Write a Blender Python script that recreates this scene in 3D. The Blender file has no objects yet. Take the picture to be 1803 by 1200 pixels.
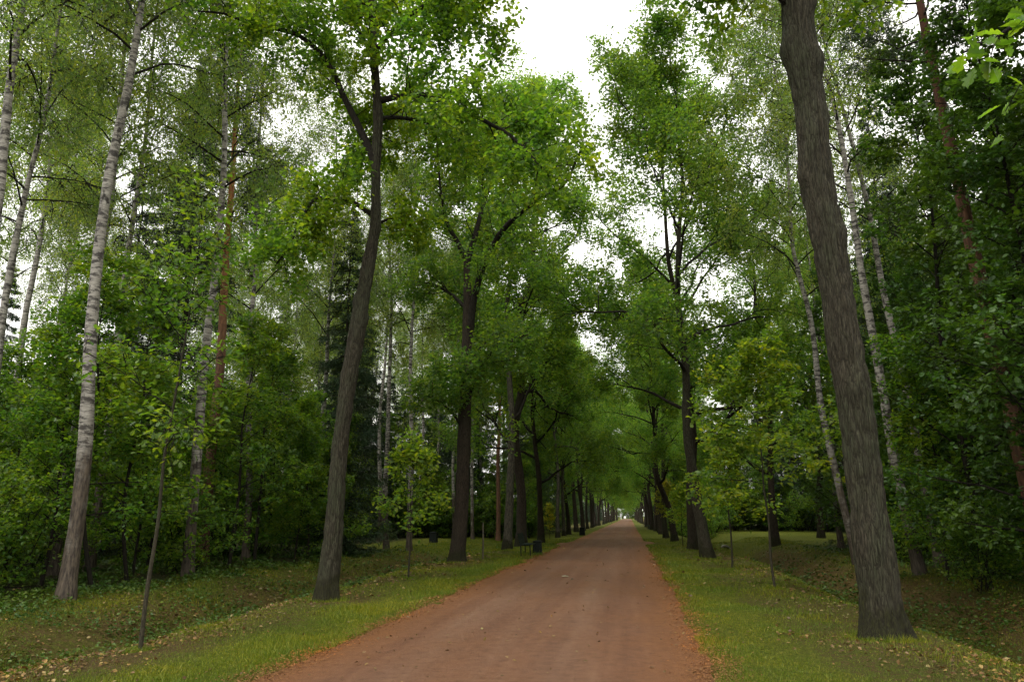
import bpy, math
import numpy as np
from mathutils import Vector, Matrix
R = math.radians
S = bpy.context.scene
COL = S.collection

# ------------------------------------------------------------------ camera
cam_d = bpy.data.cameras.new("camera"); cam = bpy.data.objects.new("camera", cam_d); COL.objects.link(cam)
cam_d.sensor_width = 36.0
cam_d.lens = 36.0 * 1375.0 / 1803.0
cam_d.clip_start = 0.05; cam_d.clip_end = 6000
cam.location = (0, 0, 1.65)
cam.rotation_euler = (R(90 + 12.626), 0, R(8.357))
S.camera = cam

# ------------------------------------------------------------------ overcast sky, soft sun, exposure
W = bpy.data.worlds.new("World"); S.world = W; W.use_nodes = True
wn, wl = W.node_tree.nodes, W.node_tree.links
wn.clear()
sky = wn.new('ShaderNodeTexSky'); sky.sky_type = 'NISHITA'; sky.sun_disc = False
SUN_EL, SUN_ROT = 62, 200
sky.sun_elevation = R(SUN_EL); sky.sun_rotation = R(SUN_ROT)
sky.air_density = 1.0; sky.dust_density = 4.0; sky.ozone_density = 1.0
cloud = wn.new('ShaderNodeMix'); cloud.data_type = 'RGBA'
cloud.inputs[0].default_value = 0.92
cloud.inputs[7].default_value = (10.5, 10.3, 9.6, 1)       # even cloud layer over the blue
bg = wn.new('ShaderNodeBackground'); bg.inputs[1].default_value = 0.13
wo = wn.new('ShaderNodeOutputWorld')
wl.new(sky.outputs[0], cloud.inputs[6]); wl.new(cloud.outputs[2], bg.inputs[0]); wl.new(bg.outputs[0], wo.inputs[0])
sun_d = bpy.data.lights.new("sun", 'SUN'); sun_d.energy = 1.4; sun_d.angle = R(30); sun_d.color = (1.0, 0.96, 0.89)
sun = bpy.data.objects.new("sun", sun_d); COL.objects.link(sun)
sun.rotation_euler = (R(90 - SUN_EL), 0, R(180 - SUN_ROT))
S.view_settings.view_transform = 'Standard'; S.view_settings.look = 'None'
S.view_settings.gamma = 1.0; S.view_settings.use_curve_mapping = False
S.view_settings.exposure = 0.78
S.render.engine = 'CYCLES'
S.cycles.max_bounces = 5; S.cycles.diffuse_bounces = 3; S.cycles.glossy_bounces = 1
S.cycles.transmission_bounces = 4; S.cycles.transparent_max_bounces = 4
S.cycles.caustics_reflective = False; S.cycles.caustics_refractive = False
S.cycles.use_denoising = True; S.cycles.use_adaptive_sampling = True; S.cycles.adaptive_threshold = 0.02
S.cycles.sample_clamp_indirect = 4.0

# ------------------------------------------------------------------ mesh helpers
def unit(v):
    v = np.asarray(v, float); return v / (np.linalg.norm(v, axis=-1, keepdims=True) + 1e-9)

def make_mesh(name, V, polys, mats, smooth=False):
    """polys: list of (index array (n,k), material index)"""
    me = bpy.data.meshes.new(name)
    V = np.asarray(V, np.float32)
    me.vertices.add(len(V)); me.vertices.foreach_set('co', V.ravel())
    nl = sum(p.size for p, _ in polys); nf = sum(len(p) for p, _ in polys)
    me.loops.add(nl); me.polygons.add(nf)
    li = np.concatenate([p.ravel() for p, _ in polys]).astype(np.int32)
    tot = np.concatenate([np.full(len(p), p.shape[1]) for p, _ in polys]).astype(np.int32)
    st = np.concatenate([[0], np.cumsum(tot)[:-1]]).astype(np.int32)
    me.loops.foreach_set('vertex_index', li)
    me.polygons.foreach_set('loop_start', st)
    me.polygons.foreach_set('material_index', np.concatenate([np.full(len(p), m) for p, m in polys]).astype(np.int32))
    sm = np.concatenate([np.full(len(p), (smooth if isinstance(smooth, bool) else m in smooth)) for p, m in polys])
    me.polygons.foreach_set('use_smooth', sm)
    for m in mats: me.materials.append(m)
    me.update(calc_edges=True)
    return me

class MB:
    """collects vertex/face arrays for ONE mesh"""
    def __init__(s): s.V = []; s.P = []; s.n = 0
    def add(s, V, F, m=0):
        V = np.asarray(V, float).reshape(-1, 3); F = np.asarray(F, int)
        s.V.append(V); s.P.append((F + s.n, m)); s.n += len(V)
    def mesh(s, name, mats, smooth=False):
        g = {}
        for F, m in s.P: g.setdefault((F.shape[1], m), []).append(F)
        return make_mesh(name, np.concatenate(s.V), [(np.concatenate(v), k[1]) for k, v in g.items()], mats, smooth)
    def box(s, c, d, m=0, rot=None, taper=1.0):
        x, y, z = [q / 2 for q in d]
        v = np.array([[-x,-y,-z],[x,-y,-z],[x,y,-z],[-x,y,-z],[-x*taper,-y*taper,z],[x*taper,-y*taper,z],[x*taper,y*taper,z],[-x*taper,y*taper,z]])
        if rot is not None: v = v @ np.array(rot).T
        s.add(v + np.array(c), [[0,3,2,1],[4,5,6,7],[0,1,5,4],[1,2,6,5],[2,3,7,6],[3,0,4,7]], m)
    def tube(s, pts, rad, sides=8, m=0, cap=True, disp=None):
        pts = np.asarray(pts, float); rad = np.asarray(rad, float); n = len(pts)
        t = np.gradient(pts, axis=0); t = unit(t)
        ref = np.array([1.0, 0, 0]) if abs(t[0][0]) < 0.8 else np.array([0, 1.0, 0])
        u = unit(ref - t * (t @ ref)[:, None]); w = np.cross(t, u)
        a = np.arange(sides) * 2 * math.pi / sides
        r = rad[:, None] * np.ones(sides)
        if disp is not None: r = r + disp
        V = pts[:, None, :] + r[:, :, None] * (np.cos(a)[None, :, None] * u[:, None, :] + np.sin(a)[None, :, None] * w[:, None, :])
        i = np.arange(n - 1)[:, None] * sides; j = np.arange(sides)[None, :]; k = (j + 1) % sides
        F = np.stack([i + j, i + k, i + sides + k, i + sides + j], -1).reshape(-1, 4)
        V = V.reshape(-1, 3)
        base = s.n
        s.add(V, F, m)
        if cap:
            s.add([pts[-1] + t[-1] * rad[-1] * .5], np.zeros((0, 3), int), m)
            top = s.n - 1; o = base + (n - 1) * sides
            s.P.append((np.array([[o + q, o + (q + 1) % sides, top] for q in range(sides)]), m))
    def prisms(s, A, B, ra, rb, m=1):
        """many thin three-sided twigs at once"""
        A = np.asarray(A); B = np.asarray(B); n = len(A)
        if n == 0: return
        d = unit(B - A); ref = np.where(np.abs(d[:, 2:3]) < .9, np.array([[0, 0, 1.0]]), np.array([[1.0, 0, 0]]))
        u = unit(np.cross(d, ref)); w = np.cross(d, u)
        V = np.zeros((n, 6, 3))
        for q in range(3):
            c, si = math.cos(q * 2.094), math.sin(q * 2.094)
            V[:, q] = A + np.reshape(ra, (-1, 1)) * (c * u + si * w); V[:, 3 + q] = B + np.reshape(rb, (-1, 1)) * (c * u + si * w)
        f = np.array([[0,1,4,3],[1,2,5,4],[2,0,3,5]])
        F = (np.arange(n)[:, None, None] * 6 + f[None]).reshape(-1, 4)
        s.add(V.reshape(-1, 3), F, m)
    def leaves(s, P, D, N, size, tmpl, m=0):
        T, faces = tmpl
        P = np.asarray(P); n = len(P)
        if n == 0: return
        D = unit(D); side = unit(np.cross(D, N)); N2 = np.cross(side, D)
        sz = np.broadcast_to(np.reshape(size, (-1, 1, 1)), (n, 1, 1))
        V = P[:, None] + sz * (T[None, :, 0:1] * side[:, None] + T[None, :, 1:2] * D[:, None] + T[None, :, 2:3] * N2[:, None])
        k = len(T)
        base = s.n
        s.V.append(V.reshape(-1, 3)); s.n += n * k
        for f in faces:
            s.P.append(((np.arange(n)[:, None] * k + np.array(f)[None]) + base, m))

A_ = np.array
LEAF2 = (A_([[0,0,0],[-.32,.45,.07],[0,1,-.05],[.32,.45,.07]]), [[0,2,1],[0,3,2]])
LEAF4 = (A_([[0,0,0],[-.30,.30,.05],[-.34,.66,.06],[0,1,-.10],[.34,.66,.06],[.30,.30,.05]]), [[0,3,2,1],[0,5,4,3]])
NEEDLE = (A_([[0,0,0],[-.10,.5,.02],[0,1,0],[.10,.5,.02]]), [[0,2,1],[0,3,2]])
def lobed():
    half = [(0,0),(.06,.08),(.05,.16),(.20,.22),(.24,.32),(.13,.38),(.30,.48),(.34,.60),(.18,.64),(.28,.78),(.20,.88),(.08,.90),(0,1.0)]
    T = []; 
    for x, y in half: T.append([x, y, .25 * x - .12 * y * y])
    for x, y in half[1:-1]: T.append([-x, y, .25 * x - .12 * y * y])
    n = len(half)
    right = list(range(n)); left = [0] + list(range(n, 2 * n - 2)) + [n - 1]
    return (A_(T), [right, left[::-1]])
OAKLEAF = lobed()

def vnoise(shape, cells, rng, wrap=True):
    """smooth 2-D value noise, shape (rows z, cols theta), periodic in theta"""
    g = rng.random((cells[0] + 2, cells[1]))
    z = np.linspace(0, cells[0], shape[0]); t = np.arange(shape[1]) / shape[1] * cells[1]
    zi = z.astype(int); ti = t.astype(int); fz = z - zi; ft = t - ti
    fz = fz * fz * (3 - 2 * fz); ft = ft * ft * (3 - 2 * ft)
    def gg(a, b): return g[a][:, b % cells[1]]
    return ((gg(zi, ti) * (1 - ft) + gg(zi, ti + 1) * ft) * (1 - fz)[:, None] + (gg(zi + 1, ti) * (1 - ft) + gg(zi + 1, ti + 1) * ft) * fz[:, None])

def resample(pts, rad, n):
    pts = A_(pts, ); rad = A_(rad)
    d = np.concatenate([[0], np.cumsum(np.linalg.norm(np.diff(pts, axis=0), axis=1))])
    # Catmull-Rom through the points
    q = np.linspace(0, d[-1], n)
    P = np.zeros((n, 3)); idx = np.clip(np.searchsorted(d, q, side='right') - 1, 0, len(d) - 2)
    m = np.gradient(pts, d, axis=0)
    h = (d[idx + 1] - d[idx]); t = ((q - d[idx]) / h)[:, None]; h = h[:, None]
    P = (2*t**3-3*t**2+1)*pts[idx] + (t**3-2*t**2+t)*h*m[idx] + (-2*t**3+3*t**2)*pts[idx+1] + (t**3-t**2)*h*m[idx+1]
    return P, np.interp(q, d, rad)

# ------------------------------------------------------------------ terrain
def sstep(a, b, x):
    t = np.clip((x - a) / (b - a), 0, 1); return t * t * (3 - 2 * t)
XL, XR = -3.88, 0.92                              # road edges
def road_edges(y):
    y = np.asarray(y, float)
    l = XL + .03 * np.sin(y * .53 + 2.1 * np.sin(y * .21)) + .02 * np.sin(y * 2.3 + 2 * np.sin(y * .7)) + .02 * np.sin(y * 5.1 + 2 * np.sin(y * 1.9)) - .55 * np.exp(-((y - 49) / 2.2) ** 2)
    r = XR + .03 * np.sin(y * .47 + 2 * np.sin(y * .3)) + .02 * np.sin(y * 2.1 + 2 * np.sin(y * .6)) + .02 * np.sin(y * 4.7 + 2 * np.sin(y * 1.7)) + .55 * np.exp(-((y - 51) / 2.5) ** 2)
    return l, r
def terr(x, y):
    x = np.asarray(x, float); y = np.asarray(y, float)
    u = np.clip(1 - ((x + 1.46) / 2.6) ** 2, 0, 1)
    z = .05 * u
    cross = 1 - np.exp(-((y - 52.5) / 3.2) ** 4)
    fadeL = 1 - .75 * sstep(30, 42, y)
    cl = -8.5 + .25 * np.sin(y * .17); cr = 6.0 + .2 * np.sin(y * .21 + 1)
    z = z - .62 * cross * fadeL * np.exp(-((x - cl) / 1.0) ** 2) - .80 * cross * np.exp(-((x - cr) / 1.0) ** 2)
    z = z + .14 * sstep(7.0, 8.6, x) + .04 * sstep(-9.5, -11, x)
    off = 1 - np.clip(u * 3, 0, 1)
    z = z + off * (.018 * np.sin(x * 2.3 + y * .7) + .02 * np.sin(x * .9 - y * 1.3) + .012 * np.sin(x * 4.1 + 2 * y))
    return z
def tz(x, y): return float(terr(x, y))

# ------------------------------------------------------------------ materials
def newmat(name):
    m = bpy.data.materials.new(name); m.use_nodes = True
    n = m.node_tree.nodes; n.clear()
    return m, n, m.node_tree.links
def nd(n, t, **k):
    o = n.new(t)
    for a, b in k.items(): setattr(o, a, b)
    return o
def ramp(n, stops):
    r = n.new('ShaderNodeValToRGB'); e = r.color_ramp.elements
    while len(e) > 1: e.remove(e[-1])
    e[0].position = stops[0][0]; e[0].color = (*stops[0][1], 1)
    for p, c in stops[1:]:
        q = e.new(p); q.color = (*c, 1)
    return r
def mapping(n, l, scale, src='Object', rnd=True):
    tc = n.new('ShaderNodeTexCoord'); mp = n.new('ShaderNodeMapping'); mp.inputs['Scale'].default_value = scale
    l.new(tc.outputs[src], mp.inputs[0])
    if rnd:
        oi = n.new('ShaderNodeObjectInfo'); mu = nd(n, 'ShaderNodeMath', operation='MULTIPLY'); mu.inputs[1].default_value = 37
        l.new(oi.outputs['Random'], mu.inputs[0]); cx = n.new('ShaderNodeCombineXYZ')
        for i in range(3): l.new(mu.outputs[0], cx.inputs[i])
        l.new(cx.outputs[0], mp.inputs['Location'])
    return mp
def noise(n, l, vec, scale, detail=4, rough=.55):
    t = n.new('ShaderNodeTexNoise'); t.inputs['Scale'].default_value = scale; t.inputs['Detail'].default_value = detail
    t.inputs['Roughness'].default_value = rough
    if vec is not None: l.new(vec, t.inputs['Vector'])
    return t
def mixc(n, l, f, a, b, mode='MIX'):
    m = n.new('ShaderNodeMix'); m.data_type = 'RGBA'; m.blend_type = mode
    for i, v in ((0, f), (6, a), (7, b)):
        if isinstance(v, (int, float)): m.inputs[i].default_value = v
        elif isinstance(v, tuple): m.inputs[i].default_value = (*v, 1)
        else: l.new(v, m.inputs[i])
    return m.outputs[2]
def bump(n, l, h, strength, dist):
    b = n.new('ShaderNodeBump'); b.inputs['Strength'].default_value = strength; b.inputs['Distance'].default_value = dist
    l.new(h, b.inputs['Height']); return b.outputs[0]
def finish(m, n, l, col, rough=.8, normal=None, spec=.3):
    p = n.new('ShaderNodeBsdfPrincipled'); o = n.new('ShaderNodeOutputMaterial')
    if isinstance(col, tuple): p.inputs['Base Color'].default_value = (*col, 1)
    else: l.new(col, p.inputs['Base Color'])
    if isinstance(rough, (int, float)): p.inputs['Roughness'].default_value = rough
    else: l.new(rough, p.inputs['Roughness'])
    p.inputs['Specular IOR Level'].default_value = spec
    if normal is not None: l.new(normal, p.inputs['Normal'])
    l.new(p.outputs[0], o.inputs[0]); return m

def leaf_mat(name, cols, trans=.5, gloss=.25, tscale=2.6, objvar=.5):
    m, n, l = newmat(name)
    g = n.new('ShaderNodeNewGeometry'); oi = n.new('ShaderNodeObjectInfo')
    k = len(cols); r = ramp(n, [(i / (k - 1), c) for i, c in enumerate(cols)])
    l.new(g.outputs['Random Per Island'], r.inputs[0])
    mr = n.new('ShaderNodeMapRange'); mr.inputs[3].default_value = 1 - objvar * .5; mr.inputs[4].default_value = 1 + objvar * .5
    l.new(oi.outputs['Random'], mr.inputs[0])
    tint = noise(n, l, mapping(n, l, (.55, .55, .55)).outputs[0], 1.0, 3, .6)      # boughs differ: some turning yellow, some deep green
    tr_ = ramp(n, [(.34, (.72, .88, .95)), (.50, (1, 1, 1)), (.66, (1.38, 1.14, .75))]); l.new(tint.outputs[0], tr_.inputs[0])
    rc = mixc(n, l, 1.0, r.outputs[0], tr_.outputs[0], 'MULTIPLY')
    vm = nd(n, 'ShaderNodeVectorMath', operation='SCALE'); l.new(rc, vm.inputs[0]); l.new(mr.outputs[0], vm.inputs['Scale'])
    p = n.new('ShaderNodeBsdfPrincipled'); l.new(vm.outputs[0], p.inputs['Base Color'])
    p.inputs['Roughness'].default_value = .42; p.inputs['Specular IOR Level'].default_value = gloss
    t = n.new('ShaderNodeBsdfTranslucent')
    v2 = nd(n, 'ShaderNodeVectorMath', operation='MULTIPLY'); l.new(vm.outputs[0], v2.inputs[0]); v2.inputs[1].default_value = (1.25 * tscale, 1.15 * tscale, .45 * tscale)
    l.new(v2.outputs[0], t.inputs[0])
    mx = n.new('ShaderNodeMixShader'); mx.inputs[0].default_value = trans
    o = n.new('ShaderNodeOutputMaterial')
    l.new(p.outputs[0], mx.inputs[1]); l.new(t.outputs[0], mx.inputs[2]); l.new(mx.outputs[0], o.inputs[0])
    return m

M = {}
M['oak_leaf'] = leaf_mat('oak_leaf', [(0.038,0.082,0.012),(0.052,0.110,0.014),(0.076,0.145,0.016),(0.118,0.170,0.018)])
M['oak_leaf_far'] = leaf_mat('oak_leaf_far', [(0.044,0.100,0.022),(0.058,0.125,0.022),(0.080,0.150,0.024),(0.112,0.170,0.026)])
M['maple_leaf'] = leaf_mat('maple_leaf', [(0.036,0.086,0.013),(0.050,0.112,0.014),(0.070,0.133,0.014),(0.101,0.150,0.014)], gloss=.45)
M['dark_maple_leaf'] = leaf_mat('dark_maple_leaf', [(0.029,0.065,0.012),(0.037,0.085,0.013),(0.052,0.105,0.012)], gloss=.5, trans=.32)
M['birch_leaf'] = leaf_mat('birch_leaf', [(0.067,0.120,0.036),(0.084,0.145,0.040),(0.105,0.160,0.040),(0.126,0.170,0.035)], gloss=.4)
M['needle'] = leaf_mat('needle', [(.018,.036,.018),(.026,.05,.022),(.035,.06,.026)], trans=.08, gloss=.2)
M['pine_needle'] = leaf_mat('pine_needle', [(.03,.055,.03),(.045,.075,.04),(.06,.09,.05)], trans=.12, gloss=.25)
M['yellow_leaf'] = leaf_mat('yellow_leaf', [(.14,.17,.02),(.20,.22,.025),(.28,.26,.03)], gloss=.3)
M['sap_leaf'] = leaf_mat('sap_leaf', [(0.058,0.115,0.015),(0.078,0.149,0.018),(0.114,0.182,0.018),(0.165,0.209,0.018)], gloss=.4)
M['grass'] = leaf_mat('grass', [(0.049,0.084,0.005),(0.083,0.123,0.006),(0.131,0.156,0.010),(0.198,0.209,0.032)], trans=.25, gloss=.2, tscale=1.0)
M['cover'] = leaf_mat('cover', [(0.027,0.064,0.008),(0.044,0.094,0.010),(0.076,0.121,0.015)], trans=.25, gloss=.3, tscale=1.0)
M['litter'] = leaf_mat('litter', [(.06,.034,.012),(.09,.05,.016),(.13,.075,.024),(.17,.11,.035),(.26,.19,.07)], trans=.1, gloss=.3, tscale=.7)

def bark(name, c_dark, c_light, c_moss, sx=30, sz=3.0, strength=1.0, dist=.04, dark_base=True):
    m, n, l = newmat(name)
    mp = mapping(n, l, (sx, sx, sz))
    v = n.new('ShaderNodeTexVoronoi'); v.feature = 'DISTANCE_TO_EDGE'; v.inputs['Scale'].default_value = 1.0
    nw = noise(n, l, mp.outputs[0], 1.3, 5, .6)
    add = nd(n, 'ShaderNodeVectorMath', operation='MULTIPLY_ADD'); l.new(nw.outputs['Color'], add.inputs[0]); add.inputs[1].default_value = (1.2, 1.2, 1.2); l.new(mp.outputs[0], add.inputs[2])
    l.new(add.outputs[0], v.inputs['Vector'])
    fine = noise(n, l, mp.outputs[0], 3.0, 6, .65)
    big = noise(n, l, mapping(n, l, (1.6, 1.6, .7)).outputs[0], 1.0, 4, .6)
    r = ramp(n, [(.38, c_dark), (.60, c_light)]); l.new(fine.outputs[0], r.inputs[0])
    rb = ramp(n, [(.42, (0, 0, 0)), (.66, (1, 1, 1))]); l.new(big.outputs[0], rb.inputs[0])
    col = mixc(n, l, rb.outputs[0], r.outputs[0], c_moss)
    col = mixc(n, l, .45, col, mixc(n, l, 1.0, r.outputs[0], col, 'OVERLAY'))
    fis = ramp(n, [(.03, (1, 1, 1)), (.13, (0, 0, 0))]); l.new(v.outputs[0], fis.inputs[0])     # darker lines along the fissures between the bark plates
    col = mixc(n, l, fis.outputs[0], col, tuple(q * .55 for q in c_dark))
    h = nd(n, 'ShaderNodeMath', operation='MULTIPLY_ADD'); l.new(fine.outputs[0], h.inputs[0]); h.inputs[1].default_value = .3; l.new(v.outputs[0], h.inputs[2])
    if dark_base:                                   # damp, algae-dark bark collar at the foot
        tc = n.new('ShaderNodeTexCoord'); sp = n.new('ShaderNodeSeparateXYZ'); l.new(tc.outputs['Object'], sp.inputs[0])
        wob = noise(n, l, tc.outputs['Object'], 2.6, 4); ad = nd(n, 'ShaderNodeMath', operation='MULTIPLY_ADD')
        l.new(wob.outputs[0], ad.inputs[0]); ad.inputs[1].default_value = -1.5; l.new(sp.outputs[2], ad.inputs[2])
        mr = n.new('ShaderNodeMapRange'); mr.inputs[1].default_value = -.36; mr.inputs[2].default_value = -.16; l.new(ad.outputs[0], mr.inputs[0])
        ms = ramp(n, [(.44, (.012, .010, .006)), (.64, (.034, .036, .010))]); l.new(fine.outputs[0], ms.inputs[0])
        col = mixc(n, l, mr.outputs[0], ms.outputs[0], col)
    return finish(m, n, l, col, .85, bump(n, l, h.outputs[0], strength, dist), .2)
M['oak_bark'] = bark('oak_bark', (.030,.025,.016), (.105,.094,.064), (.068,.078,.043))
M['oak_bark_b'] = bark('oak_bark_b', (.028,.02,.014), (.095,.072,.05), (.055,.048,.03))
M['lime_bark'] = bark('lime_bark', (.05,.045,.035), (.19,.17,.13), (.11,.11,.075), sx=20, sz=3)
M['twig_bark'] = bark('twig_bark', (.018,.014,.010), (.05,.04,.03), (.03,.027,.018), dark_base=False)
M['spruce_bark'] = bark('spruce_bark', (.03,.024,.02), (.09,.07,.055), (.06,.055,.04), sx=30, sz=12)
M['sap_bark'] = bark('sap_bark', (.035,.03,.018), (.08,.07,.045), (.05,.05,.03), sx=40, sz=8, dist=.004, dark_base=False)

def birch_bark():
    m, n, l = newmat('birch_bark')
    mp = mapping(n, l, (3.4, 3.4, 11))
    a = noise(n, l, mp.outputs[0], 1.0, 8, .72)
    r = ramp(n, [(.48, (0, 0, 0)), (.57, (1, 1, 1))]); l.new(a.outputs[0], r.inputs[0])
    f = noise(n, l, mapping(n, l, (5, 5, 60)).outputs[0], 1.0, 3, .6)
    rf = ramp(n, [(.35, (.17, .155, .135)), (.7, (.38, .36, .32))]); l.new(f.outputs[0], rf.inputs[0])
    blotch = noise(n, l, mapping(n, l, (2.2, 2.2, 1.1)).outputs[0], 1.0, 4, .6)
    tc = n.new('ShaderNodeTexCoord'); sp = n.new('ShaderNodeSeparateXYZ'); l.new(tc.outputs['Object'], sp.inputs[0])
    # furrowed dark foot, rising in patches
    hh = nd(n, 'ShaderNodeMath', operation='MULTIPLY_ADD'); l.new(blotch.outputs[0], hh.inputs[0]); hh.inputs[1].default_value = -9.0; l.new(sp.outputs[2], hh.inputs[2])
    mr = n.new('ShaderNodeMapRange'); mr.inputs[1].default_value = -3.2; mr.inputs[2].default_value = -.6; l.new(hh.outputs[0], mr.inputs[0])
    vf = noise(n, l, mapping(n, l, (24, 24, 4)).outputs[0], 1.0, 5, .65)
    rv = ramp(n, [(.36, (.016, .012, .009)), (.66, (.105, .082, .06))]); l.new(vf.outputs[0], rv.inputs[0])
    scar = noise(n, l, mapping(n, l, (5, 5, 2.6)).outputs[0], 1.0, 5, .65); rs = ramp(n, [(.58, (0, 0, 0)), (.64, (1, 1, 1))]); l.new(scar.outputs[0], rs.inputs[0])
    col = mixc(n, l, r.outputs[0], rf.outputs[0], (.045, .04, .036))
    col = mixc(n, l, rs.outputs[0], col, (.03, .026, .022))                    # black branch scars
    col = mixc(n, l, mr.outputs[0], rv.outputs[0], col)
    bh = mixc(n, l, mr.outputs[0], vf.outputs[0], f.outputs[0])
    return finish(m, n, l, col, .7, bump(n, l, bh, .6, .012), .25)
M['birch_bark'] = birch_bark()
def pine_bark(name, c0, c1):
    m, n, l = newmat(name)
    mp = mapping(n, l, (16, 16, 4))
    f = noise(n, l, mp.outputs[0], 1.0, 5, .65)
    r1 = ramp(n, [(.3, c0), (.7, c1)]); l.new(f.outputs[0], r1.inputs[0])
    r2 = ramp(n, [(.3, (.05, .03, .02)), (.7, (.17, .085, .05))]); l.new(f.outputs[0], r2.inputs[0])
    tc = n.new('ShaderNodeTexCoord'); sp = n.new('ShaderNodeSeparateXYZ'); l.new(tc.outputs['Object'], sp.inputs[0])
    mr = n.new('ShaderNodeMapRange'); mr.inputs[1].default_value = 7; mr.inputs[2].default_value = 13; l.new(sp.outputs[2], mr.inputs[0])
    return finish(m, n, l, mixc(n, l, mr.outputs[0], r2.outputs[0], r1.outputs[0]), .8, bump(n, l, f.outputs[0], .7, .02), .2)
M['pine_bark'] = pine_bark('pine_bark', (.16, .06, .025), (.42, .19, .075))
M['pine_bark_shaded'] = pine_bark('pine_bark_shaded', (.04, .019, .012), (.11, .048, .027))  # darker copy of pine_bark: shade of the right wood put into the colour

def plain(name, col, rough=.6, spec=.4, var=.25, scale=20):
    m, n, l = newmat(name)
    t = noise(n, l, mapping(n, l, (1, 1, 1)).outputs[0], scale, 4)
    r = ramp(n, [(.3, tuple(c * (1 - var) for c in col)), (.7, tuple(c * (1 + var) for c in col))]); l.new(t.outputs[0], r.inputs[0])
    return finish(m, n, l, r.outputs[0], rough, bump(n, l, t.outputs[0], .15, .004), spec)
M['bench_paint'] = plain('bench_paint', (.007, .014, .010), .75, .15)
M['bench_iron'] = plain('bench_iron', (.008, .009, .008), .7, .2)
M['bin_metal'] = plain('bin_metal', (.007, .010, .008), .75, .15)
M['concrete'] = plain('concrete', (.16, .15, .12), .9)
M['pipe_shade'] = plain('pipe_shade', (.02, .019, .017), .9)  # near-black lining: the shade inside the pipe is put into the colour
M['white_paint'] = plain('white_paint', (.8, .8, .8), .5, var=.05)
M['dark_post'] = plain('dark_post', (.03, .03, .028), .6)
M['stake_wood'] = plain('stake_wood', (.09, .075, .05), .85)
M['dead_wood'] = plain('dead_wood', (.10, .085, .065), .85)

def ground_mat():
    m, n, l = newmat('ground_soil')
    at = n.new('ShaderNodeAttribute'); at.attribute_name = 'zone'
    sp = n.new('ShaderNodeSeparateColor'); l.new(at.outputs[0], sp.inputs[0])
    tc = n.new('ShaderNodeTexCoord'); o = tc.outputs['Object']
    n1 = noise(n, l, o, 1.1, 6, .65); n2 = noise(n, l, o, 9, 8, .78); n3 = noise(n, l, o, 34, 6, .8)
    g = ramp(n, [(.34, (.036, .05, .005)), (.52, (.085, .10, .009)), (.66, (.17, .15, .022))]); l.new(n2.outputs[0], g.inputs[0])
    b = ramp(n, [(.30, (.03, .019, .007)), (.48, (.085, .056, .02)), (.60, (.12, .088, .03)), (.74, (.23, .15, .06))]); l.new(n3.outputs[0], b.inputs[0])
    mo = ramp(n, [(.32, (.032, .045, .006)), (.55, (.072, .085, .011)), (.72, (.13, .12, .022))]); l.new(n2.outputs[0], mo.inputs[0])
    fo = ramp(n, [(.30, (.022, .022, .009)), (.55, (.045, .05, .016)), (.75, (.075, .06, .028))]); l.new(n2.outputs[0], fo.inputs[0])
    def soft(v, w, lo, hi):
        a = nd(n, 'ShaderNodeMath', operation='MULTIPLY_ADD'); l.new(n1.outputs[0], a.inputs[0]); a.inputs[1].default_value = w; l.new(v, a.inputs[2])
        mr = n.new('ShaderNodeMapRange'); mr.inputs[1].default_value = lo + w * .5; mr.inputs[2].default_value = hi + w * .5; l.new(a.outputs[0], mr.inputs[0]); return mr.outputs[0]
    nb = ramp(n, [(.42, (0, 0, 0)), (.54, (1, 1, 1))]); l.new(n2.outputs[0], nb.inputs[0])
    brown = mixc(n, l, nb.outputs[0], b.outputs[0], mo.outputs[0])
    col = mixc(n, l, soft(sp.outputs[0], 1.6, .30, .70), brown, g.outputs[0])
    col = mixc(n, l, soft(sp.outputs[2], .8, .3, .7), col, fo.outputs[0])
    col = mixc(n, l, soft(sp.outputs[1], 1.2, .35, .75), col, b.outputs[0])
    h = nd(n, 'ShaderNodeMath', operation='ADD'); l.new(n2.outputs[0], h.inputs[0]); l.new(n3.outputs[0], h.inputs[1])
    return finish(m, n, l, col, .95, bump(n, l, h.outputs[0], 1.0, .06), .12)
M['ground'] = ground_mat()
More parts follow.
